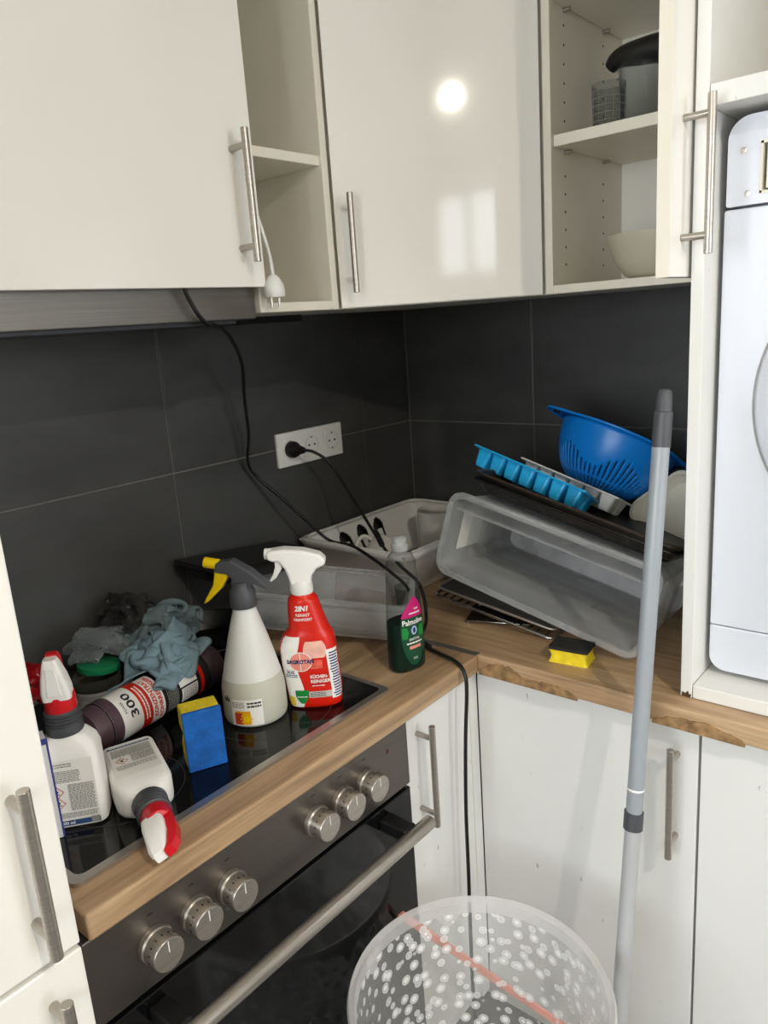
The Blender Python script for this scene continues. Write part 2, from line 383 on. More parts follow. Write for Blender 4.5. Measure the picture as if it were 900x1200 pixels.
g = G().box(3.7, 3.8, -3.8, WY0, 0, 2.5).box(3.7, 3.8, WY1, -1.6, 0, 2.5).box(3.7, 3.8, -.6, .003, 0, 2.5).box(3.7, 3.8, -1.6, -.6, 0, .9).box(3.7, 3.8, -1.6, -.6, 2.3, 2.5).box(3.7, 3.8, WY0, WY1, 0, WZ0).box(3.7, 3.8, WY0, WY1, WZ1, 2.5)
struct(g.out('wall_right', WALLP))
g = G()
for a, b, c, d in ((WY0, WY1, WZ0, WZ0 + .06), (WY0, WY1, WZ1 - .06, WZ1), (WY0, WY0 + .06, WZ0, WZ1), (WY1 - .06, WY1, WZ0, WZ1), (-2.57, -2.53, WZ0, WZ1)): g.box(3.72, 3.77, a, b, c, d)
wn = struct(g.out('window_1', WPL))
for a, b in ((WY0 + .06, -2.57), (-2.53, WY1 - .06)): box('pane', 3.742, 3.748, a, b, WZ0 + .06, WZ1 - .06, PANE, wn, bevel=0)
g = G()
for a, b, c, d in ((-1.6, -.6, .9, .96), (-1.6, -.6, 2.24, 2.3), (-1.6, -1.54, .9, 2.3), (-.66, -.6, .9, 2.3)): g.box(3.72, 3.77, a, b, c, d)
w3n = struct(g.out('fill_window', WPL)); box('pane', 3.742, 3.748, -1.54, -.66, .96, 2.24, PANE, w3n, bevel=0)  # added window, out of view, to brighten the cabinets on the left
# splashback tiles, each its own piece
YC = [0, -.197, -.797, -1.397, -1.997]; ZR = [.86, 1.242, 1.60]; gp = .0016
for i in range(4):
    for k in range(2):
        box('tile', -.006, 0, YC[i + 1] + gp, YC[i] - gp, ZR[k] + gp, ZR[k + 1] - gp, TILE, wl, bevel=.0012)
XC = [.0008, .394, .994]
for i in range(2):
    for k in range(2):
        box('tile', XC[i] + gp, XC[i + 1] - gp, 0, .006, ZR[k] + gp, ZR[k + 1] - gp, TILE, wb, bevel=.0012)
# ceiling lamp (its own light stays here)
lt = wthing('ceiling_lamp', 'small bare ceiling bulb in a white holder', 'lamp', LAMP)
lm = bpy.data.materials.new('lit_diffuser'); lm.use_nodes = True
lb = lm.node_tree.nodes['Principled BSDF']; lb.inputs['Emission Color'].default_value = (1, .88, .70, 1); lb.inputs['Emission Strength'].default_value = 30; lb.inputs['Base Color'].default_value = (.9, .9, .9, 1)
mt = Matrix.Translation((LAMP[0], LAMP[1], 2.43))
G().lathe([(.004, 0.012), (.012, .014), (.017, .024), (.017, .034), (.012, .045)], 32, mt).out('bulb', lm, lt, smooth=True)
G().lathe([(.024, .046), (.026, .056), (.06, .058), (.06, .0699)], 32, mt).out('ceiling_plate', WPL, lt, smooth=True)
ld = bpy.data.lights.new('ceiling_lamp_light', 'AREA'); ld.shape = 'DISK'; ld.size = .035; ld.energy = LAMP_POWER; ld.color = (1, .92, .79)
lo = bpy.data.objects.new('ceiling_lamp_light', ld); COL.objects.link(lo); lo.location = (LAMP[0], LAMP[1], 2.425)

# ================================================================== base units
WT0, WT1 = .865, .90
# worktop: two boards meeting at a metal joint strip
o = box('worktop', .001, .60, -1.394, -.6005, WT0, WT1, WOODY, bevel=.004, seg=3)
tag(o, 'oak-look worktop board that holds the black hob above the oven', 'worktop')
o = box('worktop', .001, 2.0, -.5995, -.001, WT0, WT1, WOODX, bevel=.004, seg=3)
tag(o, 'oak-look worktop board with swollen chipped front edge under the dryer housing', 'worktop')
# swollen, broken chipboard along the front edge of the right board
def chip(x0, x1, zt, seed):
    rnd = random.Random(seed); n = 26; g = G(); top = []; 
    for i in range(n + 1):
        t = i / n; top.append((x0 + (x1 - x0) * t, WT0 + .002 + (zt - WT0) * (math.sin(PI * t) ** .6) * (.75 + .25 * rnd.random())))
    poly = top + [(x1, WT0 - .002), (x0, WT0 - .002)]
    V = [(x, -.6018 - .0012 * rnd.random(), z) for x, z in poly] + [(x, -.5985, z) for x, z in poly]; m = len(poly)
    return V, [tuple(range(m)), tuple(range(2 * m - 1, m - 1, -1))] + [(i, (i + 1) % m, m + (i + 1) % m, m + i) for i in range(m)]
rp_ = bpy.data.objects[o.name]
for j, (x0, x1, zt) in enumerate(((.602, .70, .893), (.69, .80, .880), (.93, 1.07, .884))):
    V, F = chip(x0, x1, zt, j); obj('chipped_edge', V, F, RUST, rp_)
tag(box('joint_strip', .17, .5985, -.606, -.590, WT1, WT1 + .0012, STEEL, bevel=.0004), 'flat metal strip covering the joint of the two worktop boards', 'joint strip')

# oven
ov = wthing('oven', 'built-in oven with steel control panel, six knobs and black glass door', 'oven', (.3, -1.105, .1))
OX = .592; OY0, OY1 = -1.402, -.812
box('body', .03, .57, OY0 + .01, OY1 - .01, .12, .86, BLKP, ov)
box('control_panel', .57, OX, OY0, OY1, .745, .863, OVENP, ov, bevel=.002)
dr = box('door', .57, OX, OY0, OY1, .15, .738, BLKG, ov, bevel=.003)
box('toe_panel', .55, .575, OY0, OY1, .1, .146, STEELH, ov)
for ky, kz in ((-1.316, .802), (-1.256, .802), (-1.198, .802), (-1.037, .806), (-.979, .806), (-.923, .806)):
    mt = Matrix.Translation((OX, ky, kz)) @ Matrix.Rotation(PI / 2, 4, 'Y')
    kn = G().lathe([(.0235, 0), (.0235, .008), (.0215, .010), (.0215, .030), (.0205, .032)], 36, mt).out('knob', STEEL, ov, smooth=True, bevel=.0005)
    mt2 = Matrix.Translation((OX + .0323, ky, kz))
    G().box(0, .0004, -.0006, .0006, .004, .019, mt2).out('pointer_line', PRW, kn)
    g = G()
    for q in range(9):
        a = PI * (q - 4) / 9 * 1.2
        g.box(-.001, .002, -.0007, .0007, .0212, .0221, Matrix.Translation((OX + .02, ky, kz)) @ Matrix.Rotation(a, 4, 'X'))
    g.out('scale_marks', PRK, kn)
    box('panel_mark', OX, OX + .0004, ky - .004, ky + .004, kz + .040, kz + .0415, PRK, ov, bevel=0)
box('indicator_lamp', OX, OX + .0006, -.868, -.862, .828, .835, mat('dark_red_lens', '#4c1410', .2), ov, bevel=0)
g = G().cyl((.655, -1.372, .712), (.655, -.842, .712), .0115, 28); hb = g.out('door_handle', STEEL, dr, smooth=True, bevel=.001)
for yy in (-1.325, -.885): box('handle_bracket', OX, .648, yy - .014, yy + .014, .700, .724, BLKP, hb, bevel=.004)

# hob
hb = wthing('hob', 'black ceramic glass hob with steel edge, cleaning bottles standing on it', 'hob', (.3, -1.09, .9))
HX0, HX1, HY0, HY1 = .045, .551, -1.380, -.798
rl = rrect((HX1 - HX0) / 2, (HY1 - HY0) / 2, .012); cxh, cyh = (HX0 + HX1) / 2, (HY0 + HY1) / 2
HZ = .9055
G().prism([(x * .962 + cxh, y * .968 + cyh) for x, y in rl], .9002, HZ).out('glass_plate', BLKG, hb)
ri = [(x * .955 + cxh, y * .962 + cyh) for x, y in rl]; ro = [(x + cxh, y + cyh) for x, y in rl]; m = len(rl)
V = [(x, y, .9001) for x, y in ro] + [(x, y, .9058) for x, y in ro] + [(x, y, .9066) for x, y in ri] + [(x, y, .9001) for x, y in ri]
F = [(k * m + i, k * m + (i + 1) % m, ((k + 1) % 4) * m + (i + 1) % m, ((k + 1) % 4) * m + i) for k in range(4) for i in range(m)]
obj('steel_trim', V, F, STEEL, hb)
for zx, zy, zr in ((.42, -.96, .105), (.42, -1.235, .085), (.17, -.96, .085), (.17, -1.235, .105)):
    V = []; F = []; n = 60
    for i in range(n):
        a = 2 * PI * i / n
        for r in (zr, zr + .0012): V.append((zx + r * math.cos(a), zy + r * math.sin(a), HZ + .0002))
    F = [(2 * i, 2 * i + 1, (2 * i + 3) % (2 * n), (2 * i + 2) % (2 * n)) for i in range(n)]
    obj('cooking_zone_ring', V, F, mat('ring_print', '#3a3a3a', .4), hb)

# base cabinets
FX = .575; FY = -.572
bc = wthing('base_cabinet', 'narrow white base cabinet between the oven and the corner', 'cabinet', (.3, -.70, 0))
box('body', .03, FX - .019, -.806, -.575, .1, .862, CARC, bc)
d = box('door', FX - .018, FX, -.807, -.60, .12, .861, DWHITE, bc)
bar_handle(d, 'handle', (FX, -.766, .835), (FX, -.766, .638), (1, 0, 0), r=.0058)
box('corner_filler', FX - .018, FX - .0005, -.598, FY + .001, .1, .861, DWHITE, bc)
bc2 = wthing('base_cabinet', 'wide white corner base cabinet with stained door behind the grey pole', 'cabinet', (.8, -.28, 0))
box('body', .578, .993, FY + .019, -.03, .1, .862, CARC, bc2)
d = box('door', .5765, .9945, FY, FY + .018, .12, .861, DWHITE, bc2)
bar_handle(d, 'handle', (.962, FY, .826), (.962, FY, .626), (0, -1, 0), r=.0058)
bc3 = wthing('base_cabinet', 'white base cabinet under the dryer housing, its door without a handle in view', 'cabinet', (1.3, -.28, 0))
box('body', .997, 1.6, FY + .019, -.03, .1, .862, CARC, bc3)
box('door', .9985, 1.6, FY, FY + .018, .12, .861, DWHITE, bc3)
struct(box('baseboard_left', .49, .505, -1.41, -.50, 0, .1, WHITE)); struct(box('baseboard_back', .506, 1.6, -.50, -.485, 0, .1, WHITE))

# tall larder cabinet at the far left
tc_ = wthing('tall_cabinet', 'tall white cabinet beside the hob, two doors with steel bar handles', 'cabinet', (.3, -1.72, 0))
box('body', .02, .598, -2.01, -1.414, .1, 2.3, FRAMEW, tc_)
d = box('door', .60, .62, -2.01, -1.4125, .892, 2.3, WHITE, tc_, bevel=.002)
bar_handle(d, 'handle', (.62, -1.452, .922), (.62, -1.452, 1.112), (1, 0, 0), r=.0065)
d = box('door', .60, .62, -2.01, -1.4125, .12, .886, WHITE, tc_, bevel=.002)
bar_handle(d, 'handle', (.62, -1.452, .866), (.62, -1.452, .67), (1, 0, 0), r=.0065)

# ================================================================== wall units
UB = 1.545; UT = 2.32; UD = .325
hc = wthing('wall_cabinet', 'white wall cabinet over the extractor hood, closed glossy door', 'cabinet', (.16, -1.1, UB))
box('body', .002, .325, -1.40, -.806, 1.59, UT, CARC, hc)
d = box('door', .3265, .345, -1.40, -.803, 1.586, UT, WHITE, hc, bevel=.0015)
bar_handle(d, 'handle', (.345, -.848, 1.622), (.345, -.848, 1.818), (1, 0, 0), r=.006, stand=.036)
eh = wthing('extractor_hood', 'slim steel extractor hood under the left wall cabinet', 'extractor hood', (.16, -1.1, 1.53))
box('housing', .02, .318, -1.398, -.808, 1.536, 1.588, STEELH, eh, bevel=.002)
box('underside_grille', .05, .29, -1.37, -.83, 1.530, 1.537, DGREY, eh)
# narrow open unit
oc = wthing('open_cabinet', 'narrow open white wall cabinet with one shelf, no door', 'cabinet', (.16, -.70, UB))
A0, A1 = -.802, -.607; T = .016
box('side_panel', .002, UD, A1 - T, A1, UB, UT, EDGE, oc); box('side_panel', .002, UD, A0, A0 + T, UB, UT, CARC, oc)
box('bottom_panel', .002, UD, A0 + T, A1 - T, UB, UB + T, EDGE, oc); box('top_panel', .002, UD, A0 + T, A1 - T, UT - T, UT, CARC, oc)
box('back_panel', .002, .008, A0 + T, A1 - T, UB + T, UT - T, CARC, oc); box('shelf', .009, UD - .006, A0 + T, A1 - T, 1.796, 1.813, EDGE, oc)
# diagonal corner unit
cc = wthing('corner_cabinet', 'diagonal white corner wall cabinet with glossy door', 'cabinet', (.2, -.2, UB))
k = .018 / math.sqrt(2)
pl = [(.002, -.002), (.002, -.605), (.3225 - k, -.605), (.605 - .001, -.3225 + k), (.605 - .001, -.002)]
pl = [(.002, -.002), (.002, -.604), (.300, -.604), (.604, -.300), (.604, -.002)]
G().prism(pl, UB, UT).out('body', CARC, cc)
dm = frame((.325, -.605, 0), (1, 1, 0), (0, 0, 1)); DL = math.hypot(.28, .28)
d = G().box(.0035, DL - .003, .0, .018, UB + .001, UT, dm).out('door', WHITE, cc, bevel=.0015)
hp = dm @ Vector((.032, 0, 0))
bar_handle(d, 'handle', (hp.x, hp.y, 1.572), (hp.x, hp.y, 1.745), (1, -1, 0), r=.0058, stand=.034)
# open unit on the back wall, its door swung open
ro_ = wthing('open_cabinet', 'white wall cabinet with its door swung open, shelf and bowl inside', 'cabinet', (.78, -.16, UB))
X0, X1 = .607, .957
box('side_panel', X0, X0 + T, -UD, -.002, UB, UT, EDGE, ro_); box('side_panel', X1 - T, X1, -UD, -.002, UB, UT, EDGE, ro_)
box('bottom_panel', X0 + T, X1 - T, -UD, -.002, UB, UB + T, EDGE, ro_); box('top_panel', X0 + T, X1 - T, -UD, -.002, UT - T, UT, CARC, ro_)
box('back_panel', X0 + T, X1 - T, -.008, -.002, UB + T, UT - T, CARC, ro_)
for zz in (1.806, 2.045):
    sh = box('shelf', X0 + T + .001, X1 - T - .001, -UD + .008, -.009, zz, zz + .02, EDGE, ro_)
    for yy in (-.27, -.10): G().cyl((X0 + T, yy, zz - .0045), (X0 + T + .014, yy, zz - .0045), .0035, 10).out('shelf_peg', STEEL, sh)
g = G()
for yy in (-.27, -.10):
    for q in range(20):
        zz = 1.60 + .032 * q
        if abs(zz - 1.80) > .012 and abs(zz - 2.04) > .012: g.cyl((X0 + T - .001, yy, zz), (X0 + T + .0004, yy, zz), .0024, 8)
g.out('peg_hole_row', PRK, ro_, kind='stuff')
DW = .305; da = math.radians(-90.5)
dm = Matrix.Translation((.940, -UD - .003, 0)) @ Matrix.Rotation(da, 4, 'Z')
d = G().box(0, DW, 0, .018, UB + .002, UT, dm).out('door', WHITE, ro_, bevel=.001)
G().box(DW, DW + .0012, .0, .018, UB + .002, UT, dm).out('edge_band', EDGE, d)
hp = dm @ Vector((DW - .042, .018, 0)); nn = dm.to_3x3() @ Vector((0, 1, 0))
bar_handle(d, 'handle', (hp.x, hp.y, 1.574), (hp.x, hp.y, 1.772), nn, r=.0058, stand=.036)
# ================================================================== dryer housing and dryer
hs = wthing('dryer_housing', 'worn white board housing standing on the worktop around the dryer', 'housing', (1.3, -.28, .9))
FYB = -.561
sp = box('side_panel', .960, .978, FYB, -.001, .9005, UT, FRAMEW, hs, bevel=.001)
box('side_panel', 1.60, 1.618, FYB, -.001, .9005, UT, FRAMEW, hs)
bb = box('bottom_board', .979, 1.599, FYB, -.001, .9005, .923, FRAMEW, hs, bevel=.0015)
box('shelf', .979, 1.599, FYB, -.001, 1.762, 1.789, FRAMEW, hs, bevel=.001)
box('back_panel', .979, 1.599, -.006, -.001, 1.789, UT, CARC, hs)
box('top_panel', .979, 1.599, FYB, -.001, UT - .018, UT, FRAMEW, hs)
V = [(.962, FYB - .0006, .9008), (.976, FYB - .0006, .9008), (.9775, FYB - .0006, .907), (.974, FYB - .0006, .906), (.972, FYB - .0006, .912), (.968, FYB - .0006, .907), (.963, FYB - .0006, .909)]
obj('grime_spot', V, [tuple(range(7))], GRIME, sp)
dy = wthing('tumble_dryer', 'white tumble dryer with round door inside the board housing', 'dryer', (1.29, -.28, .925))
DX0, DX1, DF = .985, 1.583, -.505
def rprism(poly2, y0, y1):   # polygon in xz, extruded in y
    n = len(poly2); V = [(x, y0, z) for x, z in poly2] + [(x, y1, z) for x, z in poly2]
    return V, [tuple(range(n)), tuple(range(2 * n - 1, n - 1, -1))] + [(i, n + i, n + (i + 1) % n, (i + 1) % n) for i in range(n)]
def panel(x0, x1, z0, z1, rs, y0, y1, n=6):
    c = [(x1, z1, rs[0], -1, -1, 0), (x0, z1, rs[1], 1, -1, PI / 2), (x0, z0, rs[2], 1, 1, PI), (x1, z0, rs[3], -1, 1, 1.5 * PI)]; P = []
    for x, z, r, sx, sz, a0 in c:
        if r == 0: P.append((x, z)); continue
        for i in range(n + 1): a = a0 + PI / 2 * i / n; P.append((x + sx * r + r * math.cos(a), z + sz * r + r * math.sin(a)))
    return rprism(P, y0, y1)
box('body', DX0 + .006, DX1 - .006, DF + .03, -.03, .93, 1.735, DRYER, dy, bevel=.01, seg=3)
V, F = panel(DX0, DX1, .9315, 1.008, (.002, .002, .025, .025), DF, DF + .03); obj('plinth_panel', V, F, DRYER, dy, bevel=.004, seg=3)
V, F = panel(DX0, DX1, 1.0095, 1.634, (.002, .004, .002, .002), DF, DF + .03); obj('front_panel', V, F, DRYER, dy, bevel=.004, seg=3)
# control panel with the rectangular cut-out
CX0, CX1, CZ0, CZ1 = 1.032, 1.20, 1.650, 1.716
V, F = panel(DX0 + .004, CX0, 1.637, 1.752, (0, .03, .003, 0), DF - .006, DF + .03, 8)
g = G().add(V, F); g.box(CX0, CX1, DF - .006, DF + .03, 1.637, CZ0); g.box(CX0, CX1, DF - .006, DF + .03, CZ1, 1.752)
V, F = panel(CX1, DX1 - .004, 1.637, 1.752, (.03, 0, 0, .003), DF - .006, DF + .03, 8); g.add(V, F)
cp = g.out('control_panel', DRYER, dy, smooth=False)
g = G().box(CX0, CX1, DF + .05, DF + .055, CZ0, CZ1)
g.box(CX0 - .0005, CX0 + .003, DF - .007, DF + .05, CZ0, CZ1).box(CX0, CX1, DF - .007, DF + .05, CZ0 - .0005, CZ0 + .003).box(CX0, CX1, DF - .007, DF + .05, CZ1 - .003, CZ1 + .0005)
g.box(CX0 + .007, CX0 + .011, DF - .002, DF + .05, CZ0 + .006, CZ1 - .004)
g.out('slot_lining', CREAMP, cp); box('slot_recess', CX0 + .03, CX1 - .02, DF + .046, DF + .051, CZ0 + .012, CZ0 + .036, PRK, cp, bevel=0)
for sx, sz in ((1.010, 1.708), (1.017, 1.652)):
    G().lathe([(.0042, 0), (.0042, .0014), (.002, .0016)], 14, Matrix.Translation((sx, DF - .006, sz)) @ Matrix.Rotation(PI / 2, 4, 'X')).out('screw', STEEL, cp, smooth=True)
mt = Matrix.Translation((1.255, DF, 1.365)) @ Matrix.Rotation(PI / 2, 4, 'X')
dd = G().lathe([(.218, -.004), (.218, .002), (.213, .0075), (.19, .010), (.17, .010), (.15, .006), (.02, .004)], 72, mt).out('round_door', DRYER, dy, smooth=True)
V = []; n = 90
for i in range(n):
    a = 2 * PI * i / n
    for r in (.2185, .2215): V.append((1.255 + r * math.cos(a), DF - .0005, 1.365 + r * math.sin(a)))
obj('door_gap', V, [(2 * i, 2 * i + 1, (2 * i + 3) % (2 * n), (2 * i + 2) % (2 * n)) for i in range(n)], PRG, dd)
print('units ok')
# ================================================================== small things on the walls
# triple socket
sk = wthing('wall_socket', 'white triple wall socket on the dark tiles, black plug in one outlet', 'socket', (.006, -.406, 1.24))
SY0, SY1, SZ0, SZ1 = -.517, -.296, 1.199, 1.280
box('frame', .0005, .011, SY0, SY1, SZ0, SZ1, WPL, sk, bevel=.003, seg=3)
for k in range(3):
    cy = SY0 + .0395 + .071 * k; cz = (SZ0 + SZ1) / 2
    pt = box('outlet_insert', .0105, .0125, cy - .0275, cy + .0275, cz - .0275, cz + .0275, WPL, sk, bevel=.001)
    mt = Matrix.Translation((.0125, cy, cz)) @ Matrix.Rotation(PI / 2, 4, 'Y')
    G().lathe([(.0225, 0), (.0225, .0008), (.0205, .0008), (.0200, -.0015), (.001, -.0018)], 30, mt, cap0=False).out('outlet_ring', CREAMP, pt, smooth=True)
    g = G()
    for s in (-1, 1): g.lathe([(.0028, -.001), (.0028, .0006)], 10, mt @ Matrix.Translation((0, s * .0095, 0)))
    for s in (-1, 1): g.box(-.0025, .0025, -.002, .002, 0, .0006, mt @ Matrix.Translation((s * .0195, 0, 0)))
    g.out('contacts', PRK, pt)
# black plug and its lead: down to the worktop, over the front edge, to the floor
pk = wthing('power_lead', 'black power lead plugged into the wall socket, hanging over the worktop edge', 'cable', (.03, -.477, 1.24))
py, pz = SY0 + .0395, (SZ0 + SZ1) / 2
mt = Matrix.Translation((.0132, py, pz)) @ Matrix.Rotation(PI / 2, 4, 'Y')
G().lathe([(.0195, 0), (.0195, .012), (.017, .018), (.011, .024), (.0095, .036), (.007, .044)], 28, mt).out('plug', BLKP, pk, smooth=True)
P = smoothpath([(.055, py, pz), (.075, py + .015, pz - .006), (.10, -.435, 1.20), (.17, -.44, 1.12), (.27, -.47, 1.035), (.335, -.492, 1.005), (.405, -.515, .978), (.452, -.560, .930), (.468, -.603, .908), (.49, -.624, .9055),
                (.54, -.640, .9055), (.588, -.655, .906), (.612, -.664, .893), (.618, -.668, .86), (.613, -.672, .76), (.610, -.677, .62), (.612, -.682, .48), (.612, -.685, .36), (.615, -.69, .2), (.63, -.70, .06), (.65, -.72, .006)], 8)
G().tube(P, .0036, 8).out('cable', BLKP, pk, smooth=True)
a, b = Vector((.27, -.47, 1.035)), Vector((.245, -.459, 1.058))
G().cyl(a, b, .0065, 12).out('lead_joint', BLKP, pk, smooth=True)
a, b = Vector((.478, -.622, .909)), Vector((.512, -.632, .908))
G().cyl(a, b, .0085, 12, .0055).out('strain_relief', BLKP, pk, smooth=True)
# lead from the hood
P = smoothpath([(.335, -.962, 1.588), (.334, -.952, 1.566), (.328, -.925, 1.535), (.26, -.83, 1.518), (.14, -.703, 1.46), (.085, -.660, 1.385), (.055, -.635, 1.30), (.030, -.625, 1.235), (.03, -.600, 1.195),
                (.06, -.565, 1.145), (.085, -.520, 1.085), (.115, -.480, 1.03), (.19, -.485, 1.028), (.27, -.51, 1.018), (.35, -.540, 1.005), (.415, -.565, .985), (.450, -.590, .935), (.462, -.606, .9065)], 8)
tag(G().tube(P, .0036, 8).out('hood_cable', BLKP, smooth=True), 'long black cable hanging from the extractor hood across the tiles', 'cable')
# white plug hanging in the narrow open cabinet
wp = wthing('hanging_plug', 'white two-pin plug hanging on its cord beside the upper door handle', 'plug', (.352, -.797, 1.57))
mt = Matrix.Translation((.352, -.792, 1.604)) @ Matrix.Rotation(PI, 4, 'X')
G().lathe([(.006, 0), (.010, .004), (.0155, .014), (.0175, .022), (.0175, .034), (.016, .036)], 22, mt).out('plug_body', WPL, wp, smooth=True)
for s in (-1, 1): G().cyl((.352, -.792 + s * .0085, 1.568), (.352, -.792 + s * .0085, 1.552), .0023, 10).out('pin', STEEL, wp)
G().tube(smoothpath([(.352, -.792, 1.603), (.349, -.7915, 1.63), (.343, -.793, 1.66), (.336, -.796, 1.69), (.328, -.7965, 1.71)], 6), .003, 8).out('cord', WPL, wp, smooth=True)
# black strip light under the cabinets
o = box('strip_light', .055, .085, -.86, -.47, 1.531, 1.5445, BLKP, bevel=.002); tag(o, 'thin black strip light under the narrow open cabinet', 'strip light')

# ================================================================== inside the right open cabinet
g = G().lathe([(.040, 0), (.056, .008), (.075, .035), (.086, .07), (.088, .082), (.085, .082), (.082, .070), (.071, .037), (.053, .012), (.001, .010)], 40, None, cap0=True, cap1=False)
o = g.out('bowl', SHADEB, smooth=True); o.location = (.772, -.20, UB + T + .0005); tag(o, 'beige ceramic bowl on the bottom of the open wall cabinet', 'bowl')
jg = thing('measuring_jug', 'clear measuring jug with black plastic handle on the cabinet shelf', 'jug', (.760, -.215, 1.8265))
G().lathe([(.045, 0), (.048, .004), (.052, .118), (.0505, .118), (.0465, .006), (.001, .005)], 36, None, cap1=False).out('jug_body', GLASS, jg, smooth=True)
g = G()
for q in range(7): g.box(-.053, -.0515, -.012 + .001 * q, .012, .02 + .013 * q, .0212 + .013 * q, Matrix.Rotation(.5, 4, 'Z'))
g.out('scale_marks', PRG, jg)
pth = smoothpath([(-.062, -.020, .108), (-.045, -.025, .118), (-.01, -.03, .118), (.05, -.03, .112), (.10, -.02, .085)], 6)
G().tube(pth, [.012 + .018 * i / len(pth) for i in range(len(pth))], 10).out('handle', BLKP, jg, smooth=True)
gl = thing('drinking_glass', 'small clear glass with a grid pattern beside the measuring jug', 'glass', (.690, -.225, 1.8265))
G().lathe([(.026, 0), (.028, .003), (.031, .085), (.0298, .085), (.027, .006), (.001, .005)], 28, None, cap1=False).out('glass_wall', GLASS, gl, smooth=True)
g = G()
for q in range(5): g.lathe([(.0300, .02 + .013 * q), (.0304, .0206 + .013 * q), (.0300, .0212 + .013 * q)], 28, None, False, False)
for q in range(14): a = 2 * PI * q / 14; g.cyl((.0298 * math.cos(a), .0298 * math.sin(a), .018), (.0308 * math.cos(a), .0308 * math.sin(a), .075), .0004, 5)
g.out('grid_print', PRG, gl, kind='stuff')

# ================================================================== spray bottles
def on(x, y, z=HZ): return (x, y, z + .0003)
# 1. milky refill sprayer with grey and yellow head
t = thing('spray_bottle', 'milky cone-shaped spray bottle with grey and yellow trigger head on the hob', 'spray bottle', on(.418, -.985), math.radians(28))
prof = [(.046, 0), (.050, .003), (.0515, .010), (.0515, .045), (.0505, .060), (.046, .080), (.0405, .105), (.033, .135), (.0255, .163), (.0185, .186), (.0165, .195)]
prof = [(r, z * .98) for r, z in prof]
cut = .0755
lo_ = [p for p in prof if p[1] < cut] + [(.0470, cut)]; hi_ = [(.0470, cut)] + [p for p in prof if p[1] > cut]
G().lathe(lo_, 44, None, True, True).out('filled_lower_bottle', HLIQ, t, smooth=True)
G().lathe(hi_, 44, None, False, True).out('bottle', HDPE, t, smooth=True)
def cylmap(R, zbase=0): return lambda x, z, off=.0007: Vector(((R + off) * math.sin(x / R), -(R + off) * math.cos(x / R), z))
f = cylmap(.0517)
V, F = patch(f, -.020, .032, .006, .050, .0005, 14, 4); lb = obj('label', V, F, PRW, t)
V, F = patch(f, -.012, .012, .008, .031, .0009, 8, 3); obj('orange_field', V, F, ORG, lb)
V, F = patch(f, -.014, -.001, .008, .028, .0012, 5, 3); obj('red_field', V, F, mat('red_field_print', '#c2442b', .4), lb)
V, F = disc(f, .005, .018, .0055, .0055, .0013); obj('sun_emblem', V, F, YEL, lb)
g = G()
for q in range(10): a = 2 * PI * q / 10; V, F = disc(f, .005 + .0085 * math.cos(a), .018 + .0085 * math.sin(a), .0015, .0015, .0013, 8); g.add(V, F)
g.out('sun_rays', YEL, lb)
lines(f, -.018, .004, .036, .047, 3, PRG, lb, seed=4); lines(f, .008, .03, .036, .047, 2, PRK, lb, seed=5)
lettering('ab', f, -.0275, .049, .013, PRK, t, bold=.03)
G().lathe([(.0205, .188), (.0215, .190), (.0205, .214), (.0165, .219), (.0165, .230)], 28).out('collar', DGREY, t, smooth=True)
hd = G(); V, F = rprism([(-.040, .246), (-.036, .262), (-.010, .266), (.018, .250), (.046, .226), (.050, .221), (.040, .220), (.022, .228), (.0145, .218), (-.0145, .218), (-.012, .236), (-.020, .243)], -.0105, .0105)
hd.add(V, F).out('trigger_head', DGREY, t, bevel=.003, seg=2)
G().cyl((-.034, 0, .257), (-.058, 0, .261), .0088, 18).out('nozzle', YEL, t, smooth=True, bevel=.001)
V, F = rprism([(-.040, .254), (-.020, .256), (-.018, .240), (-.032, .219), (-.058, .196), (-.066, .192), (-.060, .203), (-.046, .224), (-.042, .240)], -.0075, .0075); obj('trigger', V, F, YEL, t, bevel=.0025)

# 2. red kitchen cleaner
t = thing('spray_bottle', 'red and white kitchen cleaner spray bottle with white trigger head', 'spray bottle', on(.470, -.903), math.radians(40))
t.scale = (1.14, 1.1, 1.02)
LF = Loft([(0, .034, .021, 3.0, .004), (.004, .038, .0245, 3.2, .004), (.030, .040, .026, 3.2, .003), (.075, .041, .026, 3.0, 0), (.105, .041, .025, 2.8, -.001), (.122, .036, .0235, 2.6, .001), (.132, .029, .022, 2.4, .003),
           (.142, .027, .021, 2.4, .002), (.165, .024, .020, 2.2, -.001), (.182, .021, .019, 2.1, -.002), (.188, .016, .0155, 2, -.002), (.192, .0145, .0145, 2, -.002)], 4)
V, F = LF.mesh(48); bt = obj('bottle', V, F, LRED, t, smooth=True)
f = LF.front
V, F = patch(f, 0, 0, .0035, .124, .0006, 10, 30, lambda z: LF.at(z)[3] - LF.at(z)[0] * .992, lambda z: -.013 + .004 * math.sin(z * 60)); obj('white_field', V, F, PRW, t)
V, F = patch(f, .002, .027, .088, .116, .0008, 10, 8, lambda z: -.006 + .004 * ((z - .1) / .016) ** 2, lambda z: .027 - .006 * ((z - .1) / .016) ** 2); obj('photo_field', V, F, mat('pale_salmon_print', '#f0b9a8', .35, var=.15, scale=60), t)
V, F = patch(f, .003, .020, .070, .085, .0010, 6, 4); obj('pot_picture', V, F, mat('salmon_red_print', '#e0614c', .35, var=.3, scale=120), t)
V, F = disc(f, -.011, .083, .0165, .0165, .0010); obj('emblem_ring', V, F, PRW, t)
V, F = disc(f, -.011, .083, .0152, .0152, .0014); em = obj('round_emblem', V, F, LPINK, t)
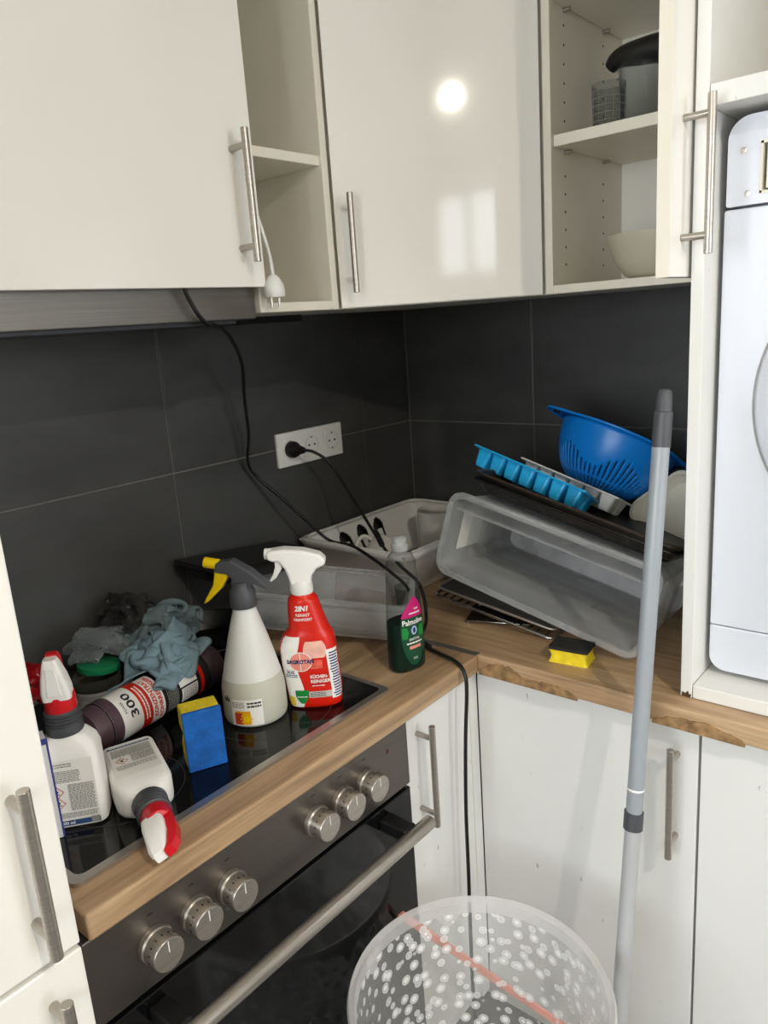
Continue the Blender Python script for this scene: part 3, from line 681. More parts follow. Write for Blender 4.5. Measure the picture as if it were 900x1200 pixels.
g = G(); V, F = patch(f, -.0115, -.0105, .067, .099, .0018, 1, 6); g.add(V, F); V, F = patch(f, -.027, .005, .0825, .0835, .0018, 6, 1); g.add(V, F); g.out('emblem_cross', PRW, em)
lettering('SAGROTAN', f, -.011, .0835, .0088, PRB, t, bold=.045, off=.0022, width=.039)
V, F = patch(f, .0, .030, .042, .061, .0008, 8, 4); obj('name_field', V, F, mat('deep_red_print', '#c71b10', .35), t)
lettering('KÜCHEN-', f, .0135, .0565, .0078, PRW, t, bold=.03, off=.0014, width=.025); lettering('REINIGER', f, .015, .0485, .0078, PRW, t, bold=.03, off=.0014, width=.028)
lines(f, .003, .022, .0395, .0425, 1, PRW, t, seed=9)
lettering('99,9%', f, -.0265, .0645, .0055, PRB, t, bold=.03, off=.0012, width=.011); lines(f, -.034, -.017, .056, .062, 2, NAVY, t, seed=3); lines(f, -.032, -.020, .0675, .069, 1, NAVY, t, seed=6)
V, F = patch(f, 0, 0, .010, .034, .0010, 8, 10, lambda z: -.013 - .0095 * min(1, ((z - .009) / .014)) ** .6, lambda z: -.013 + .0095 * min(1, ((z - .009) / .014)) ** .6); sh = obj('green_shield', V, F, PGRN, t); lines(f, -.020, -.006, .021, .024, 1, PRW, sh, off=.0016)
V, F = patch(f, -.003, .034, .020, .031, .0008, 8, 3); sb = obj('silver_banner', V, F, mat('silver_print', '#c9c4c0', .35), t); lines(f, -.001, .022, .0212, .0298, 3, PRK, sb, seed=12, fill=.45)
lettering('2IN1', f, -.003, .170, .0115, PRW, t, bold=.04, off=.0012, width=.019, shear=.15); lettering('REINIGT', f, -.002, .1595, .0065, PRW, t, bold=.02, off=.0012, width=.020); lettering('DESINFIZIERT', f, -.002, .152, .006, PRW, t, bold=.02, off=.0012, width=.026)
# white text column on the right flank
def flank(x, z, off=.0007):
    w, d, e, ox, oy = LF.at(z); a = x; c, s_ = math.cos(a), math.sin(a)
    return Vector((ox + (w + off) * math.copysign(abs(c) ** (2 / e), c), oy + (d + off) * math.copysign(abs(s_) ** (2 / e), s_), z))
V, F = patch(flank, -1.02, -.25, .016, .100, .0008, 6, 12); fl = obj('info_label', V, F, PRW, t)
g = G(); rnd = random.Random(2)
for q in range(17):
    z = .019 + .0046 * q; V, F = patch(flank, -.95 + .1 * rnd.random(), -.40 + .12 * rnd.random(), z, z + .0022, .0013, 4, 1); g.add(V, F)
g.out('small_print', PRB, fl)
V, F = patch(f, -.034, -.024, .006, .022, .001, 3, 3); obj('yellow_mark', V, F, YEL, t)
G().lathe([(.0155, .190), (.0165, .192), (.016, .206), (.014, .212)], 26, Matrix.Translation((-.002, 0, 0))).out('collar', WPL, t, smooth=True)
V, F = rprism([(-.016, .205), (.013, .205), (.014, .218), (.022, .230), (.035, .236), (.036, .245), (.028, .254), (.006, .262), (-.022, .266), (-.044, .264), (-.047, .259), (-.046, .250), (-.038, .246), (-.030, .246), (-.022, .232), (-.018, .218)], -.0125, .0125)
obj('trigger_head', V, F, PRW, t, bevel=.005, seg=3)
G().cyl((-.040, 0, .257), (-.0495, 0, .2575), .0088, 18).out('nozzle', PRW, t, smooth=True, bevel=.001)
V, F = rprism([(-.036, .248), (-.024, .248), (-.027, .232), (-.036, .218), (-.044, .212), (-.046, .214), (-.040, .224), (-.036, .236)], -.006, .006); obj('trigger', V, F, PRW, t, bevel=.002)

# 3. washing-up liquid
t = thing('soap_bottle', 'clear dish soap bottle half full of dark green liquid on the worktop', 'bottle', (.516, -.707, WT1 + .0003), math.radians(76))
t.scale = (1.05, 1.05, 1.05)
LP = Loft([(0, .031, .020, 2.6), (.004, .034, .0225, 2.6), (.04, .0345, .0235, 2.5), (.09, .033, .0235, 2.4), (.13, .0305, .023, 2.3), (.165, .029, .022, 2.2), (.192, .027, .021, 2.1), (.205, .022, .018, 2), (.211, .013, .013, 2), (.214, .0115, .0115, 2)], 4)
V, F = LP.mesh(40); obj('bottle', V, F, PALC, t, smooth=True)
k = .965
LQ = Loft([(z, w * k, d * k, e) for z, w, d, e in [(.002, .031, .020, 2.6), (.006, .034, .0225, 2.6), (.04, .0345, .0235, 2.5), (.088, .0332, .0235, 2.4)]], 4); V, F = LQ.mesh(36); obj('green_liquid', V, F, PALG, t, smooth=True)
f = LP.front
ov_l = lambda z: .0005 - .0245 * math.sqrt(max(0, 1 - ((z - .073) / .062) ** 2)); ov_r = lambda z: .0005 + .0245 * math.sqrt(max(0, 1 - ((z - .073) / .062) ** 2))
V, F = patch(f, 0, 0, .0115, .1025, .0007, 12, 20, ov_l, ov_r); lb = obj('label', V, F, DGRN, t)
V, F = patch(f, 0, 0, .099, .1355, .0009, 8, 8, lambda z: max(-.026 + (z - .099) * .75, ov_l(z)), lambda z: ov_r(z)); obj('magenta_corner', V, F, MAG, lb)
lettering('Palmolive', f, .0, .0905, .0135, PRW, lb, bold=.02, off=.0014, width=.042)
V, F = disc(f, .001, .075, .006, .008, .0011); obj('emblem', V, F, mat('pale_blue_print', '#a9bdd6', .4), lb)
V, F = disc(f, .001, .075, .0028, .005, .0016); obj('emblem_centre', V, F, PRB, lb)
lettering('KRAFTVOLL', f, .001, .0595, .0055, PRW, lb, bold=.02, off=.0012, width=.022); lines(f, -.015, .017, .050, .0555, 1, PRW, lb, seed=5)
V, F = patch(f, -.010, .014, .042, .0475, .0010, 4, 1); obj('pink_bar', V, F, LPINK, lb); lettering('500', f, .001, .024, .006, PRW, lb, off=.0012)
lettering('100%', f, .007, .113, .0048, PRW, lb, bold=.02, off=.0014); lines(f, -.008, .016, .1035, .1085, 1, PRW, lb, off=.0014)
for s in (-1, 1): V, F = patch(f, 0, 0, .062, .082, .0009, 2, 6, lambda z: s * .023 if s > 0 else -.022, lambda z: s * (.010 + abs(z - .072) * .3)); obj('light_ray', V, F, PGRN, lb)
G().lathe([(.0135, .212), (.0140, .214), (.0140, .223), (.0115, .225), (.0110, .228), (.0125, .229), (.0125, .234), (.009, .2365)], 26).out('flip_cap', clear('frosted_cap', '#d5d7d4', .62, .3), t, smooth=True)

# 4. two white rectangular cleaner bottles (one stands, one lies)
def cleaner(name, label, mtx, head_rot, big_label):
    t = thing(name, label, 'spray bottle', mtx=mtx)
    g = G(); rloft(g, [(0, .034, .022, .010), (.003, .0375, .0255, .012), (.100, .0375, .0255, .012), (.112, .0345, .0235, .013), (.122, .027, .021, .014), (.128, .0185, .0175, .012)])
    g.out('bottle', PRW, t, smooth=True, bevel=.001)
    f = lambda x, z, off=.0007: Vector((x, -.0255 - off, z))
    if big_label:
        V, F = patch(f, -.031, .031, .004, .098, .0004, 1, 1); lb = obj('label', V, F, mat('label_paper', '#ebe9e2', .5, var=.01), t)
        V, F = patch(f, -.030, .030, .005, .0125, .0008, 1, 1); bb_ = obj('blue_band', V, F, NAVY, lb); lettering('500 ml', f, -.010, .0088, .0062, PRW, bb_, bold=.02, off=.0012)
        V, F = patch(f, .019, .029, .0055, .014, .0012, 1, 1); obj('code_block', V, F, PRG, bb_)
        lines(f, -.028, .006, .088, .0945, 2, PRG, lb, seed=21); lines(f, -.028, .014, .067, .084, 5, PRG, lb, seed=22)
        lines(f, -.003, .029, .026, .064, 14, PRG, lb, seed=23, fill=.55); lines(f, -.028, .029, .016, .024, 3, PRG, lb, seed=24, fill=.55)
        dz = ((-.017, .054), (-.017, .038))
    else:
        V, F = patch(f, -.030, .030, .010, .090, .0004, 1, 1); lb = obj('label', V, F, mat('label_paper', '#ebe9e2', .5, var=.01), t)
        V, F = patch(f, -.029, .029, .0105, .0155, .0008, 1, 1); bb_ = obj('blue_band', V, F, NAVY, lb); lines(f, -.026, .026, .0115, .0145, 1, PRW, bb_, off=.0014)
        lines(f, -.027, .027, .020, .040, 9, PRG, lb, seed=31, fill=.55); lines(f, -.027, .004, .041, .060, 9, PRG, lb, seed=32, fill=.55); lines(f, -.027, .026, .063, .074, 3, PRG, lb, seed=33, fill=.4)
        dz = ((.016, .051),)
    for cx, cz in dz:      # hazard diamonds
        g = G(); r1, r0 = .0088, .0074
        for q in range(4):
            a0, a1 = PI / 2 * q, PI / 2 * (q + 1)
            g.add([f(cx + r * math.cos(a), cz + r * math.sin(a), .0009) for r, a in ((r1, a0), (r1, a1), (r0, a1), (r0, a0))], [(0, 1, 2, 3)])
        dm_ = g.out('hazard_diamond', mat('hazard_red_print', '#c9513b', .4), lb)
        g = G(); g.add(*disc(f, cx, cz + .001, .0018, .0022, .0009, 10)); g.add(*patch(f, cx - .0032, cx + .0032, cz - .0034, cz - .0022, .0009, 1, 1)); g.out('hazard_symbol', PRK, dm_)
    # coloured strip and lettering on the flank
    fs = lambda x, z, off=.0007: Vector((-.0375 - off, -x, z))
    V, F = patch(fs, -.014, -.004, .008, .085, .0005, 1, 1); obj('side_stripe', V, F, mat('plum_print', '#7d2a44', .4), t)
    lettering('SPRAY', fs, .008, .07, .008, PRG, t, off=.0008, rot=PI / 2)
    prof = [(.0225, .127), (.0235, .129), (.0225, .140)]
    for q in range(4): z = .140 + .0045 * q; prof += [(.0215, z), (.0225, z + .0012), (.0225, z + .0028), (.0205, z + .0034)]
    prof += [(.0195, .1585)]
    G().lathe(prof, 30).out('ribbed_collar', DGREY, t, smooth=True)
    hm = Matrix.Rotation(head_rot, 4, 'Z')
    G().lathe([(.0192, .158), (.0200, .160), (.0192, .179), (.017, .181)], 30).out('red_band', RED, t, smooth=True)
    secs = [(.176, .0175, .0135, .006, 0, -.005), (.188, .0175, .0145, .006, 0, -.006), (.205, .0145, .014, .005, 0, -.008), (.226, .0095, .0105, .004, 0, -.012), (.232, .0075, .008, .003, 0, -.013)]
    g = G(); rloft(g, secs, hm); sh = g.out('trigger_shroud', PRW, t, smooth=True)
    g = G(); rloft(g, [(.184, .0085, .001, .0005, 0, -.0205), (.222, .0055, .001, .0005, 0, -.0235)], hm); g.out('trigger', mat('trigger_white', '#f4f2ee', .35), sh, bevel=.0004)
    g = G(); rloft(g, [(.178, .008, .006, .002, 0, .013), (.205, .008, .006, .002, 0, .012), (.226, .0075, .0065, .002, 0, .006), (.2355, .007, .006, .002, 0, -.002)], hm)
    g.out('red_spout', RED, t, bevel=.001)
    return t
mtx = Matrix.Translation((.430, -1.303, HZ + .0004)) @ Matrix.Rotation(math.radians(51), 4, 'Z')
cleaner('cleaner_bottle', 'white cleaner bottle standing upright with ribbed grey collar and red band', mtx, 0, True)
ax = Vector((.135, -.050, -.004)); mtx = frame(Vector((.392, -1.202, HZ + .0262)), ax.cross(Vector((0, 0, 1))) * -1, ax)
# local -y must look up: x axis across, z axis along the bottle
zz = ax.normalized(); yy = Vector((0, 0, -1)); yy = (yy - zz * yy.dot(zz)).normalized(); xx = yy.cross(zz)
mtx = Matrix((xx, yy, zz)).transposed().to_4x4() @ Matrix.Rotation(math.radians(0), 4, 'Z'); mtx.translation = (.395, -1.206, HZ + .0262)
cleaner('cleaner_bottle', 'white cleaner bottle lying on its side, red and white head over the hob edge', mtx, math.radians(112), False)

# 5. drain cleaner can lying under the rag
a = Vector((.300, -1.208, HZ + .0388)); b = Vector((.262, -.955, HZ + .0388)); L = (b - a).length; zz = (b - a).normalized()
up_ = Vector((0, 0, 1)); mtx = frame(a, up_.cross(zz), zz)
t = thing('drain_cleaner_can', 'black drain cleaner canister lying on the hob under the grey rag', 'canister', mtx=mtx)
R_ = .0375
G().lathe([(.034, .012), (R_, .014), (R_, L - .034)], 44).out('can_body', PRK, t, smooth=True)
G().lathe([(.026, -.012), (.033, -.010), (.0355, .0), (.0365, .0135)], 44).out('bottom_cap', CYL, t, smooth=True)
G().lathe([(.0385, L - .036), (.0385, L - .002), (.035, L + .002)], 44).out('screw_cap', CYL, t, smooth=True)
vd = (mtx.to_3x3().inverted() @ (Vector((1.3436, -1.706, 1.5131)) - (a + b) / 2)); a0 = math.atan2(vd.y, vd.x)
def fc(x, z, off=.0007): q = a0 + x / R_; return Vector(((R_ + off) * math.cos(q), (R_ + off) * math.sin(q), z))
def band(name, z0, z1, m, off, x0=-.075, x1=.075, par=t): V, F = patch(fc, x0, x1, z0, z1, off, 30, 2); return obj(name, V, F, m, par)
band('white_band', .0145, .072, PRW, .0004); band('mauve_band', .0145, .032, CYL, .0007)
band('red_band', .070, .088, LRED, .0006); band('white_title_band', .089, .115, PRW, .0006, -.045, .06)
band('red_ring', .196, .204, LRED, .0006)
fr_ = lambda x, z, off=.0007: fc(z, x, off)      # text running along the can
fu = lambda x, z, off=.0007: fc(x, z, off)
lettering('300', fu, -.006, .056, .019, PRK, t, bold=.02, off=.0011, rot=PI, width=.042); lettering('POWER', fu, -.006, .042, .006, PRK, t, off=.0011, rot=PI)
lines(fu, -.03, .03, .073, .084, 2, PRW, t, off=.0013, seed=41)
lettering('ROHRREINIGER-', fu, 0, .107, .0105, LRED, t, bold=.03, off=.0013, rot=PI, width=.082); lettering('KONZENTRAT', fu, 0, .096, .0105, LRED, t, bold=.03, off=.0013, rot=PI, width=.070)
lines(fu, -.04, .045, .121, .145, 5, PRG, t, off=.0009, seed=42)
V, F = patch(fc, -.022, .012, .150, .188, .0006, 8, 2); wpz = obj('warning_panel', V, F, PRW, t)
g = G(); g.add(*disc(fc, -.012, .178, .004, .005, .0012, 12)); g.add(*patch(fc, -.018, -.002, .158, .162, .0012, 3, 1)); g.add(*patch(fc, -.008, -.003, .162, .182, .0012, 2, 2)); g.out('warning_symbol', PRK, wpz)
V, F = patch(fc, .015, .040, .152, .188, .0006, 8, 2); w2 = obj('info_panel', V, F, PRW, t); lines(fu, .016, .039, .154, .186, 7, PRG, w2, off=.0012, seed=43)

# 6. standing two-tone sponge
zz = Vector((0, 0, 1)); xx = Vector((.045, .095, 0)).normalized()
t = thing('sponge', 'yellow and blue scouring sponge standing upright on the hob', 'sponge', mtx=frame(Vector((.476, -1.130, HZ + .0004)), xx, zz))
g = G(); W2 = .0275; H2 = .091
P = [(-W2, .0005), (-W2 + .0, .030), (-W2 + .003, .045), (-W2, .06), (-W2, H2), (W2, H2), (W2, .06), (W2 - .003, .045), (W2, .03), (W2, .0005)]
V, F = rprism(P, -.002, .034); g.add(V, F).out('foam_body', SPY, t, bevel=.003)
G().box(-W2 - .0005, W2 + .0005, -.0095, -.0015, 0, H2 + .001).out('scouring_pad', SPB, t, bevel=.002)
# 7. yellow sponge under the clear drawer
t = thing('sponge', 'small yellow sponge with black scouring top lying on the worktop under the clear drawer', 'sponge', mtx=frame(Vector((.755, -.528, WT1 + .0003)), (1, .12, 0), (0, 0, 1)) @ Matrix.Scale(.84, 4))
P = [(-.043, -.03), (-.036, -.0), (-.043, .03), (.043, .03), (.036, 0), (.043, -.03)]
g = G(); V = [(-.043, -.031), (.043, -.031), (.040, .031), (-.040, .031)]
n = 9; V = []; F = []
sec = [(0, 1), (.009, .90), (.016, .86), (.024, .92), (.029, 1)]
for z, s in sec: V += [(x * s if abs(x) > .01 else x, y * (s * .5 + .5), z) for x, y in rrect(.043, .030, .004, 3)]
m = 16; F = [(k * m + i, k * m + (i + 1) % m, (k + 1) * m + (i + 1) % m, (k + 1) * m + i) for k in range(4) for i in range(m)] + [tuple(range(m - 1, -1, -1)), tuple(4 * m + i for i in range(m))]
obj('foam_body', V, F, SPY, t, smooth=False); g = G(); rloft(g, [(.0291, .043, .030, .004), (.036, .0425, .0295, .004)]); g.out('scouring_pad', SPK, t)
print('bottles ok')
# ================================================================== dish drainer in the corner with cup and mug
def slotted(P, n_u, n_v, hole):
    """grid of quads on P(u,v), quads where hole(u,v) are left out"""
    V = [P(i / n_u, j / n_v) for j in range(n_v + 1) for i in range(n_u + 1)]; F = []
    for j in range(n_v):
        for i in range(n_u):
            if not hole((i + .5) / n_u, (j + .5) / n_v): q = j * (n_u + 1) + i; F.append((q, q + 1, q + n_u + 2, q + n_u + 1))
    return V, F
dr_ = wthing('dish_drainer', 'white plastic dish drainer with arched slots in the tiled corner', 'dish drainer', (.21, -.27, WT1))
X0, X1, Y0, Y1, ZT, ZB = .020, .345, -.485, -.035, 1.022, .9045; TP = .055
def wallp(a, b, c, d): return lambda u, v: (Vector(a) * (1 - u) + Vector(b) * u) * (1 - v) + (Vector(c) * (1 - u) + Vector(d) * u) * v
def arch(cu, w, v0, v1): return lambda u, v: abs(u - cu) < w and v0 < v < v1 - (abs(u - cu) / w) ** 2 * .16 and not (abs(u - cu) < w * .36 and v < v1 - .24)
bl, br, fr2, fl2 = (X0 + TP, Y1 - TP, ZB), (X1 - TP, Y1 - TP, ZB), (X1 - TP, Y0 + TP, ZB), (X0 + TP, Y0 + TP, ZB)
tbl, tbr, tfr, tfl = (X0, Y1, ZT), (X1, Y1, ZT), (X1, Y0, ZT), (X0, Y0, ZT)
holes = [arch(.30, .05, .25, .86), arch(.46, .05, .25, .88), arch(.62, .05, .25, .90)]
hh = lambda u, v: any(h(u, v) for h in holes)
for nm, a, b, c, d, h in (('slotted_wall', fl2, bl, tfl, tbl, hh), ('back_wall', bl, br, tbl, tbr, lambda u, v: False), ('side_wall', br, fr2, tbr, tfr, lambda u, v: False), ('front_wall', fr2, fl2, tfr, tfl, lambda u, v: False)):
    V, F = slotted(wallp(a, b, c, d), 120, 40, h); obj(nm, V, F, WPL, dr_, solid=.003)
V, F = slotted(wallp(fl2, fr2, bl, br), 40, 40, lambda u, v: (int(u * 40) % 4 in (1, 2)) and .06 < v < .94 and int(v * 40) % 10 > 0); obj('grid_floor', V, F, WPL, dr_, solid=.003)
# rolled rim with rounded corners
rr = rrect((X1 - X0) / 2 + .008, (Y1 - Y0) / 2 + .008, .045, 6); c0 = ((X0 + X1) / 2, (Y0 + Y1) / 2)
ri = rrect((X1 - X0) / 2 - .004, (Y1 - Y0) / 2 - .004, .030, 6); m = len(rr); V = []
for P, z in ((rr, ZT - .012), (rr, ZT + .001), (ri, ZT + .004), (ri, ZT - .004)): V += [(x + c0[0], y + c0[1], z) for x, y in P]
obj('rim', V, [(k * m + i, k * m + (i + 1) % m, (k + 1) * m + (i + 1) % m, (k + 1) * m + i) for k in range(3) for i in range(m)], WPL, dr_, smooth=True, solid=.002)
# ceramic pot at the back, mug on its side in front
G().lathe([(.050, 0), (.053, .003), (.055, .115), (.0545, .118), (.0515, .117), (.049, .008), (.001, .006)], 44, Matrix.Translation((.165, -.115, .908)), cap1=False).out('pot_', CERAM, smooth=True)
o = bpy.data.objects['pot_']; o.name = 'ceramic_pot'; tag(o, 'white cylindrical ceramic pot standing in the dish drainer', 'pot')
mm = Matrix.Translation((.150, -.335, .962)) @ Matrix.Rotation(math.radians(40), 4, 'Z') @ Matrix.Rotation(math.radians(35), 4, 'Y') @ Matrix.Rotation(math.radians(155), 4, 'X')
t = thing('mug', 'white mug lying upside down in the dish drainer, handle up', 'mug', mtx=mm)
G().lathe([(.028, -.040), (.034, -.037), (.039, -.025), (.041, .04), (.0385, .04), (.036, -.02), (.001, -.034)], 36, None, cap1=False).out('mug_body', CERAM, t, smooth=True)
G().tube(smoothpath([(-.036, 0, .026), (-.055, 0, .026), (-.067, 0, .008), (-.060, 0, -.014), (-.034, 0, -.018)], 6), .0055, 10).out('handle', CERAM, t, smooth=True)

# ================================================================== clear drawers
def crisper(name, label, mtx, Lx, H, D, taper, mA, mB, rim=.009):
    """open box; local x long, y short side of the opening, z = opening direction"""
    t = thing(name, label, 'drawer', mtx=mtx)
    bx, by, tx, ty = Lx / 2 - taper, H / 2 - taper, Lx / 2, H / 2; r = .022; n = 6; m = 4 * (n + 1)
    P0 = [(x, y, 0) for x, y in rrect(bx, by, r, n)]; P1 = [(x, y, D) for x, y in rrect(tx, ty, r, n)]
    obj('walls', P0 + P1, [(i, (i + 1) % m, m + (i + 1) % m, m + i) for i in range(m)], mA, t, smooth=True, solid=.003, offset=-1)
    obj('bottom', P0, [tuple(range(m))], mB, t, solid=.003)
    V = []
    for w, z in ((0, D - .006), (rim * .5, D - .005), (rim, D - .004), (rim, D + .004), (rim * .5, D + .005), (-.003, D + .003)): V += [(x, y, z) for x, y in rrect(tx + w, ty + w, r + max(w, 0), n)]
    obj('rim', V, [(k * m + i, k * m + (i + 1) % m, (k + 1) * m + (i + 1) % m, (k + 1) * m + i) for k in range(5) for i in range(m)], CLRR, t, smooth=True)
    return t
# big drawer tipped on its side, opening to the room
BL = Vector((.430, -.498, 1.012)); BR = Vector((.868, -.500, .905)); TL = Vector((.480, -.478, 1.180))
u = (BR - BL).normalized(); v = (TL - BL); v = (v - u * v.dot(u)).normalized(); nrm = u.cross(v)     # towards the room (-y)
LEN = (BR - BL).length - .022; HT = .158; DEP = .26
if nrm.y > 0: nrm = -nrm
cen = BL + u * ((BR - BL).length / 2) + v * (HT / 2 + .011)
mtx = Matrix((u, nrm.cross(u), nrm)).transposed().to_4x4(); mtx.translation = cen - nrm * DEP
BIG = mtx.copy()
t = crisper('fridge_drawer', 'large clear plastic fridge drawer tipped on its side under black baking trays', mtx, LEN, HT, DEP, .012, CLR, CLRW)
g = G().box(-LEN / 2 + .005, LEN / 2 - .005, HT / 2 - .030, HT / 2 - .027, .06, DEP - .008); 
g.out('rail', CLR, t)
V, F = rprism([(-.0075, .0), (.0075, .0), (.004, .045), (-.004, .045)], -.002, .002)
obj('corner_clip', [Vector((LEN / 2 - .020 + x, HT / 2 - .052 + z, DEP - .02 + y)) for x, y, z in V], F, CLR, t)
V = [(-LEN / 2 + .004, -HT / 2 + .035, .03), (-LEN / 2 + .004, HT / 2 - .035, .03), (-LEN / 2 + .007, HT / 2 - .035, DEP - .04), (-LEN / 2 + .007, -HT / 2 + .035, DEP - .04)]
obj('white_sheet', V, [(0, 1, 2, 3)], PRW, t, solid=.0006)  # plain white sheet on the inside of the left end wall
# flat drawer behind the bottles
lx = Vector((.80, .60, 0)).normalized()
lx = Vector((.79, .60, -.15)).normalized(); c_ = Vector((.275, -.672, HZ + .028)); mtx = frame(c_, lx, (0, 0, 1))
t = crisper('fridge_drawer', 'shallow clear fridge drawer standing open side up behind the spray bottles', mtx, .34, .19, .075, .018, CLR, CLRW)
G().box(-.055, .01, .06, .082, .004, .080).out('white_divider', CLRW, t)
# black tray against the tiles behind it
t = thing('roasting_tray', 'black roasting tray leaning low against the tiles behind the shallow drawer', 'baking tray', mtx=frame(Vector((.085, -.725, 1.008)), (0, 1, -.07), (.12, 0, 1)))
g = G(); rloft(g, [(-.10, .12, .006, .004), (.045, .155, .030, .006)], Matrix.Rotation(0, 4, 'X')); 
bpy.data.objects.remove(t)
o = thing('roasting_tray', 'black roasting tray under the shallow clear drawer against the tiles', 'baking tray', mtx=frame(Vector((.130, -.66, .9085)), (0, 1, 0), (0.0, 0, 1)))
def tray(o, w, d, h, m, tilt=0):
    V = []; F = []; n = 5; k = 4 * (n + 1)
    for q in ((h, w, d, .02), (h + .002, w - .006, d - .006, .018), (.004, w - .020, d - .020, .015), (.002, w - .022, d - .022, .015)):
        V += [(x, y, q[0]) for x, y in rrect(q[1], q[2], q[3], n)]
    F = [(a * k + i, a * k + (i + 1) % k, (a + 1) * k + (i + 1) % k, (a + 1) * k + i) for a in range(3) for i in range(k)] + [tuple(3 * k + i for i in range(k))]
    obj('pan', V, F, m, o, smooth=True, solid=.002)
    rm = [(x, y, h) for x, y in rrect(w, d, .02, n)]
    G().tube(rm, .003, 8, True).out('rolled_rim', m, o, smooth=True)
bpy.data.objects.remove(o)
t = thing('roasting_tray', 'flat black roasting tray with lid propped on the shallow drawer by the tiles', 'baking tray', mtx=frame(Vector((.095, -.705, 1.017)), (0, 1, -.12), (.0, 0, 1)))
tray(t, .140, .075, .030, BLKE)
V, F = rprism([(-.140, .031), (-.140, .037), (.140, .037), (.140, .031)], -.075, .075); obj('flat_lid', V, F, BLKE, t, bevel=.002)

# ================================================================== racks and baking trays under and on the big drawer
def rack(name, label, mtx, w, d, n, r=.0022):
    t = thing(name, label, 'rack', mtx=mtx)
    G().tube([(x, y, 0) for x, y in rrect(w, d, .012, 4)], r * 1.5, 8, True).out('rim_wire', CHROME, t, smooth=True)
    for i in range(n): x = -w + 2 * w * (i + 1) / (n + 1); G().tube([(x, -d, .0), (x, 0, .0006), (x, d, 0)], r, 6).out('wire', CHROME, t, smooth=True)
    return t
zt = Vector((-u.z * 0 + .16, .05, 1))
rack('oven_rack', 'chrome oven rack lying on the worktop under the tipped clear drawer', frame(Vector((.548, -.350, .926)), (1, .02, -.170), (.2, -.0, 1)), .138, .125, 14)
t = thing('rack_plate', 'flat metal oven sheet resting on the chrome rack under the clear drawer', 'baking tray', mtx=frame(Vector((.548, -.345, .940)), (1, .05, -.180), (.2, 0, 1)))
g = G(); rloft(g, [(-.002, .133, .124, .012), (.002, .135, .126, .012)]); g.out('sheet', STEELH, t)
G().tube([(x, y, .003) for x, y in rrect(.135, .126, .012, 4)], .0028, 8, True).out('rolled_edge', STEEL, t, smooth=True)
# small mesh grill with feet
t = thing('mesh_grill', 'small black perforated grill on tiny feet on the worktop', 'grill', (.545, -.420, WT1 + .0003), math.radians(20))
t.scale = (.75, .9, .6)
V, F = slotted(lambda a, b: Vector((-.09 + .18 * a, -.05 + .10 * b, .013)), 60, 34, lambda a, b: int(a * 60) % 2 and int(b * 34) % 2); obj('mesh_plate', V, F, BLKE, t, solid=.001)
G().tube([(x, y, .013) for x, y in rrect(.09, .05, .006, 3)], .0022, 8, True).out('edge_wire', CHROME, t, smooth=True)
for sx in (-.085, .085):
    for sy in (-.046, .046): G().cyl((sx, sy, 0), (sx, sy, .012), .0028, 8).out('foot', CHROME, t)
# baking trays lie on the drawer
def ontop(along, back, lift, roll=0): 
    """a point on the drawer's upper side: along u from left, distance back from the opening, height above"""
    return BL + u * along - nrm * back + v * (HT + .024 + lift)
topm = Matrix((u, -nrm, v)).transposed().to_4x4()
m1 = topm.copy(); m1.translation = ontop(.240, .175, -.012)
m1 = m1 @ Matrix.Rotation(math.radians(-2), 4, 'Z') @ Matrix.Rotation(math.radians(-3), 4, 'X')
t = thing('baking_tray', 'lower black enamel baking tray lying on the clear drawer', 'baking tray', mtx=m1); tray(t, .215, .150, .026, BLKE)
m2 = topm.copy(); m2.translation = ontop(.247, .165, -.002); m2 = m2 @ Matrix.Rotation(math.radians(-3.5), 4, 'Z') @ Matrix.Rotation(math.radians(-3), 4, 'X')
t = thing('baking_tray', 'upper black enamel baking tray with worn brown rim under the ice trays', 'baking tray', mtx=m2); tray(t, .217, .150, .030, mat('worn_black_enamel', '#211c18', .3, var=.4, scale=30))
G().tube([(x, y, .0305) for x, y in rrect(.2165, .1495, .02, 5)], .0032, 8, True).out('worn_rim', mat('worn_brown_rim', '#5d4a38', .35, .4, var=.3, scale=40), t, smooth=True)

def icetray(name, label, mtx, m, cols=7, rows=2, cw=.036, cd=.042, ch=.032):
    t = thing(name, label, 'ice tray', mtx=mtx); W_, D_ = cols * cw / 2 + .006, rows * cd / 2 + .006
    V = []; F = []
    nx, ny = cols, rows
    g = G(); me = None
    # rim plate as a frame of bars around the cups
    g.tube([(x, y, 0) for x, y in rrect(W_, D_, .008, 3)], .0022, 6, True)
    for i in range(cols + 1): x = -cols * cw / 2 + i * cw; g.box(x - .002 - (.005 if i in (0,) else 0), x + .002 + (.005 if i == cols else 0), -D_, D_, -.0015, .0015)
    for j in range(rows + 1): y = -rows * cd / 2 + j * cd; g.box(-W_, W_, y - .002 - (.005 if j == 0 else 0), y + .002 + (.005 if j == rows else 0), -.0014, .0014)
    g.out('rim_grid', m, t)
    k = 4 * 4
    for i in range(cols):
        for j in range(rows):
            x = -cols * cw / 2 + (i + .5) * cw; y = -rows * cd / 2 + (j + .5) * cd
            if me is None:
                P = []
                for z, s in ((-.001, 1), (-ch * .85, .72), (-ch, .62)): P += [(a * s, b * s, z) for a, b in rrect(cw / 2 - .002, cd / 2 - .002, .005, 3)]
                FF = [(q * k + e, q * k + (e + 1) % k, (q + 1) * k + (e + 1) % k, (q + 1) * k + e) for q in range(2) for e in range(k)] + [tuple(2 * k + e for e in range(k))]
                o = obj('cup', P, FF, m, t, solid=.0012); me = o; o.location = (x, y, 0)
            else:
                o = me.copy(); COL.objects.link(o); o.parent = t; o.location = (x, y, 0)
    return t
d1 = (Vector((.705, -.37, 1.130)) - Vector((.470, -.36, 1.202))).normalized()
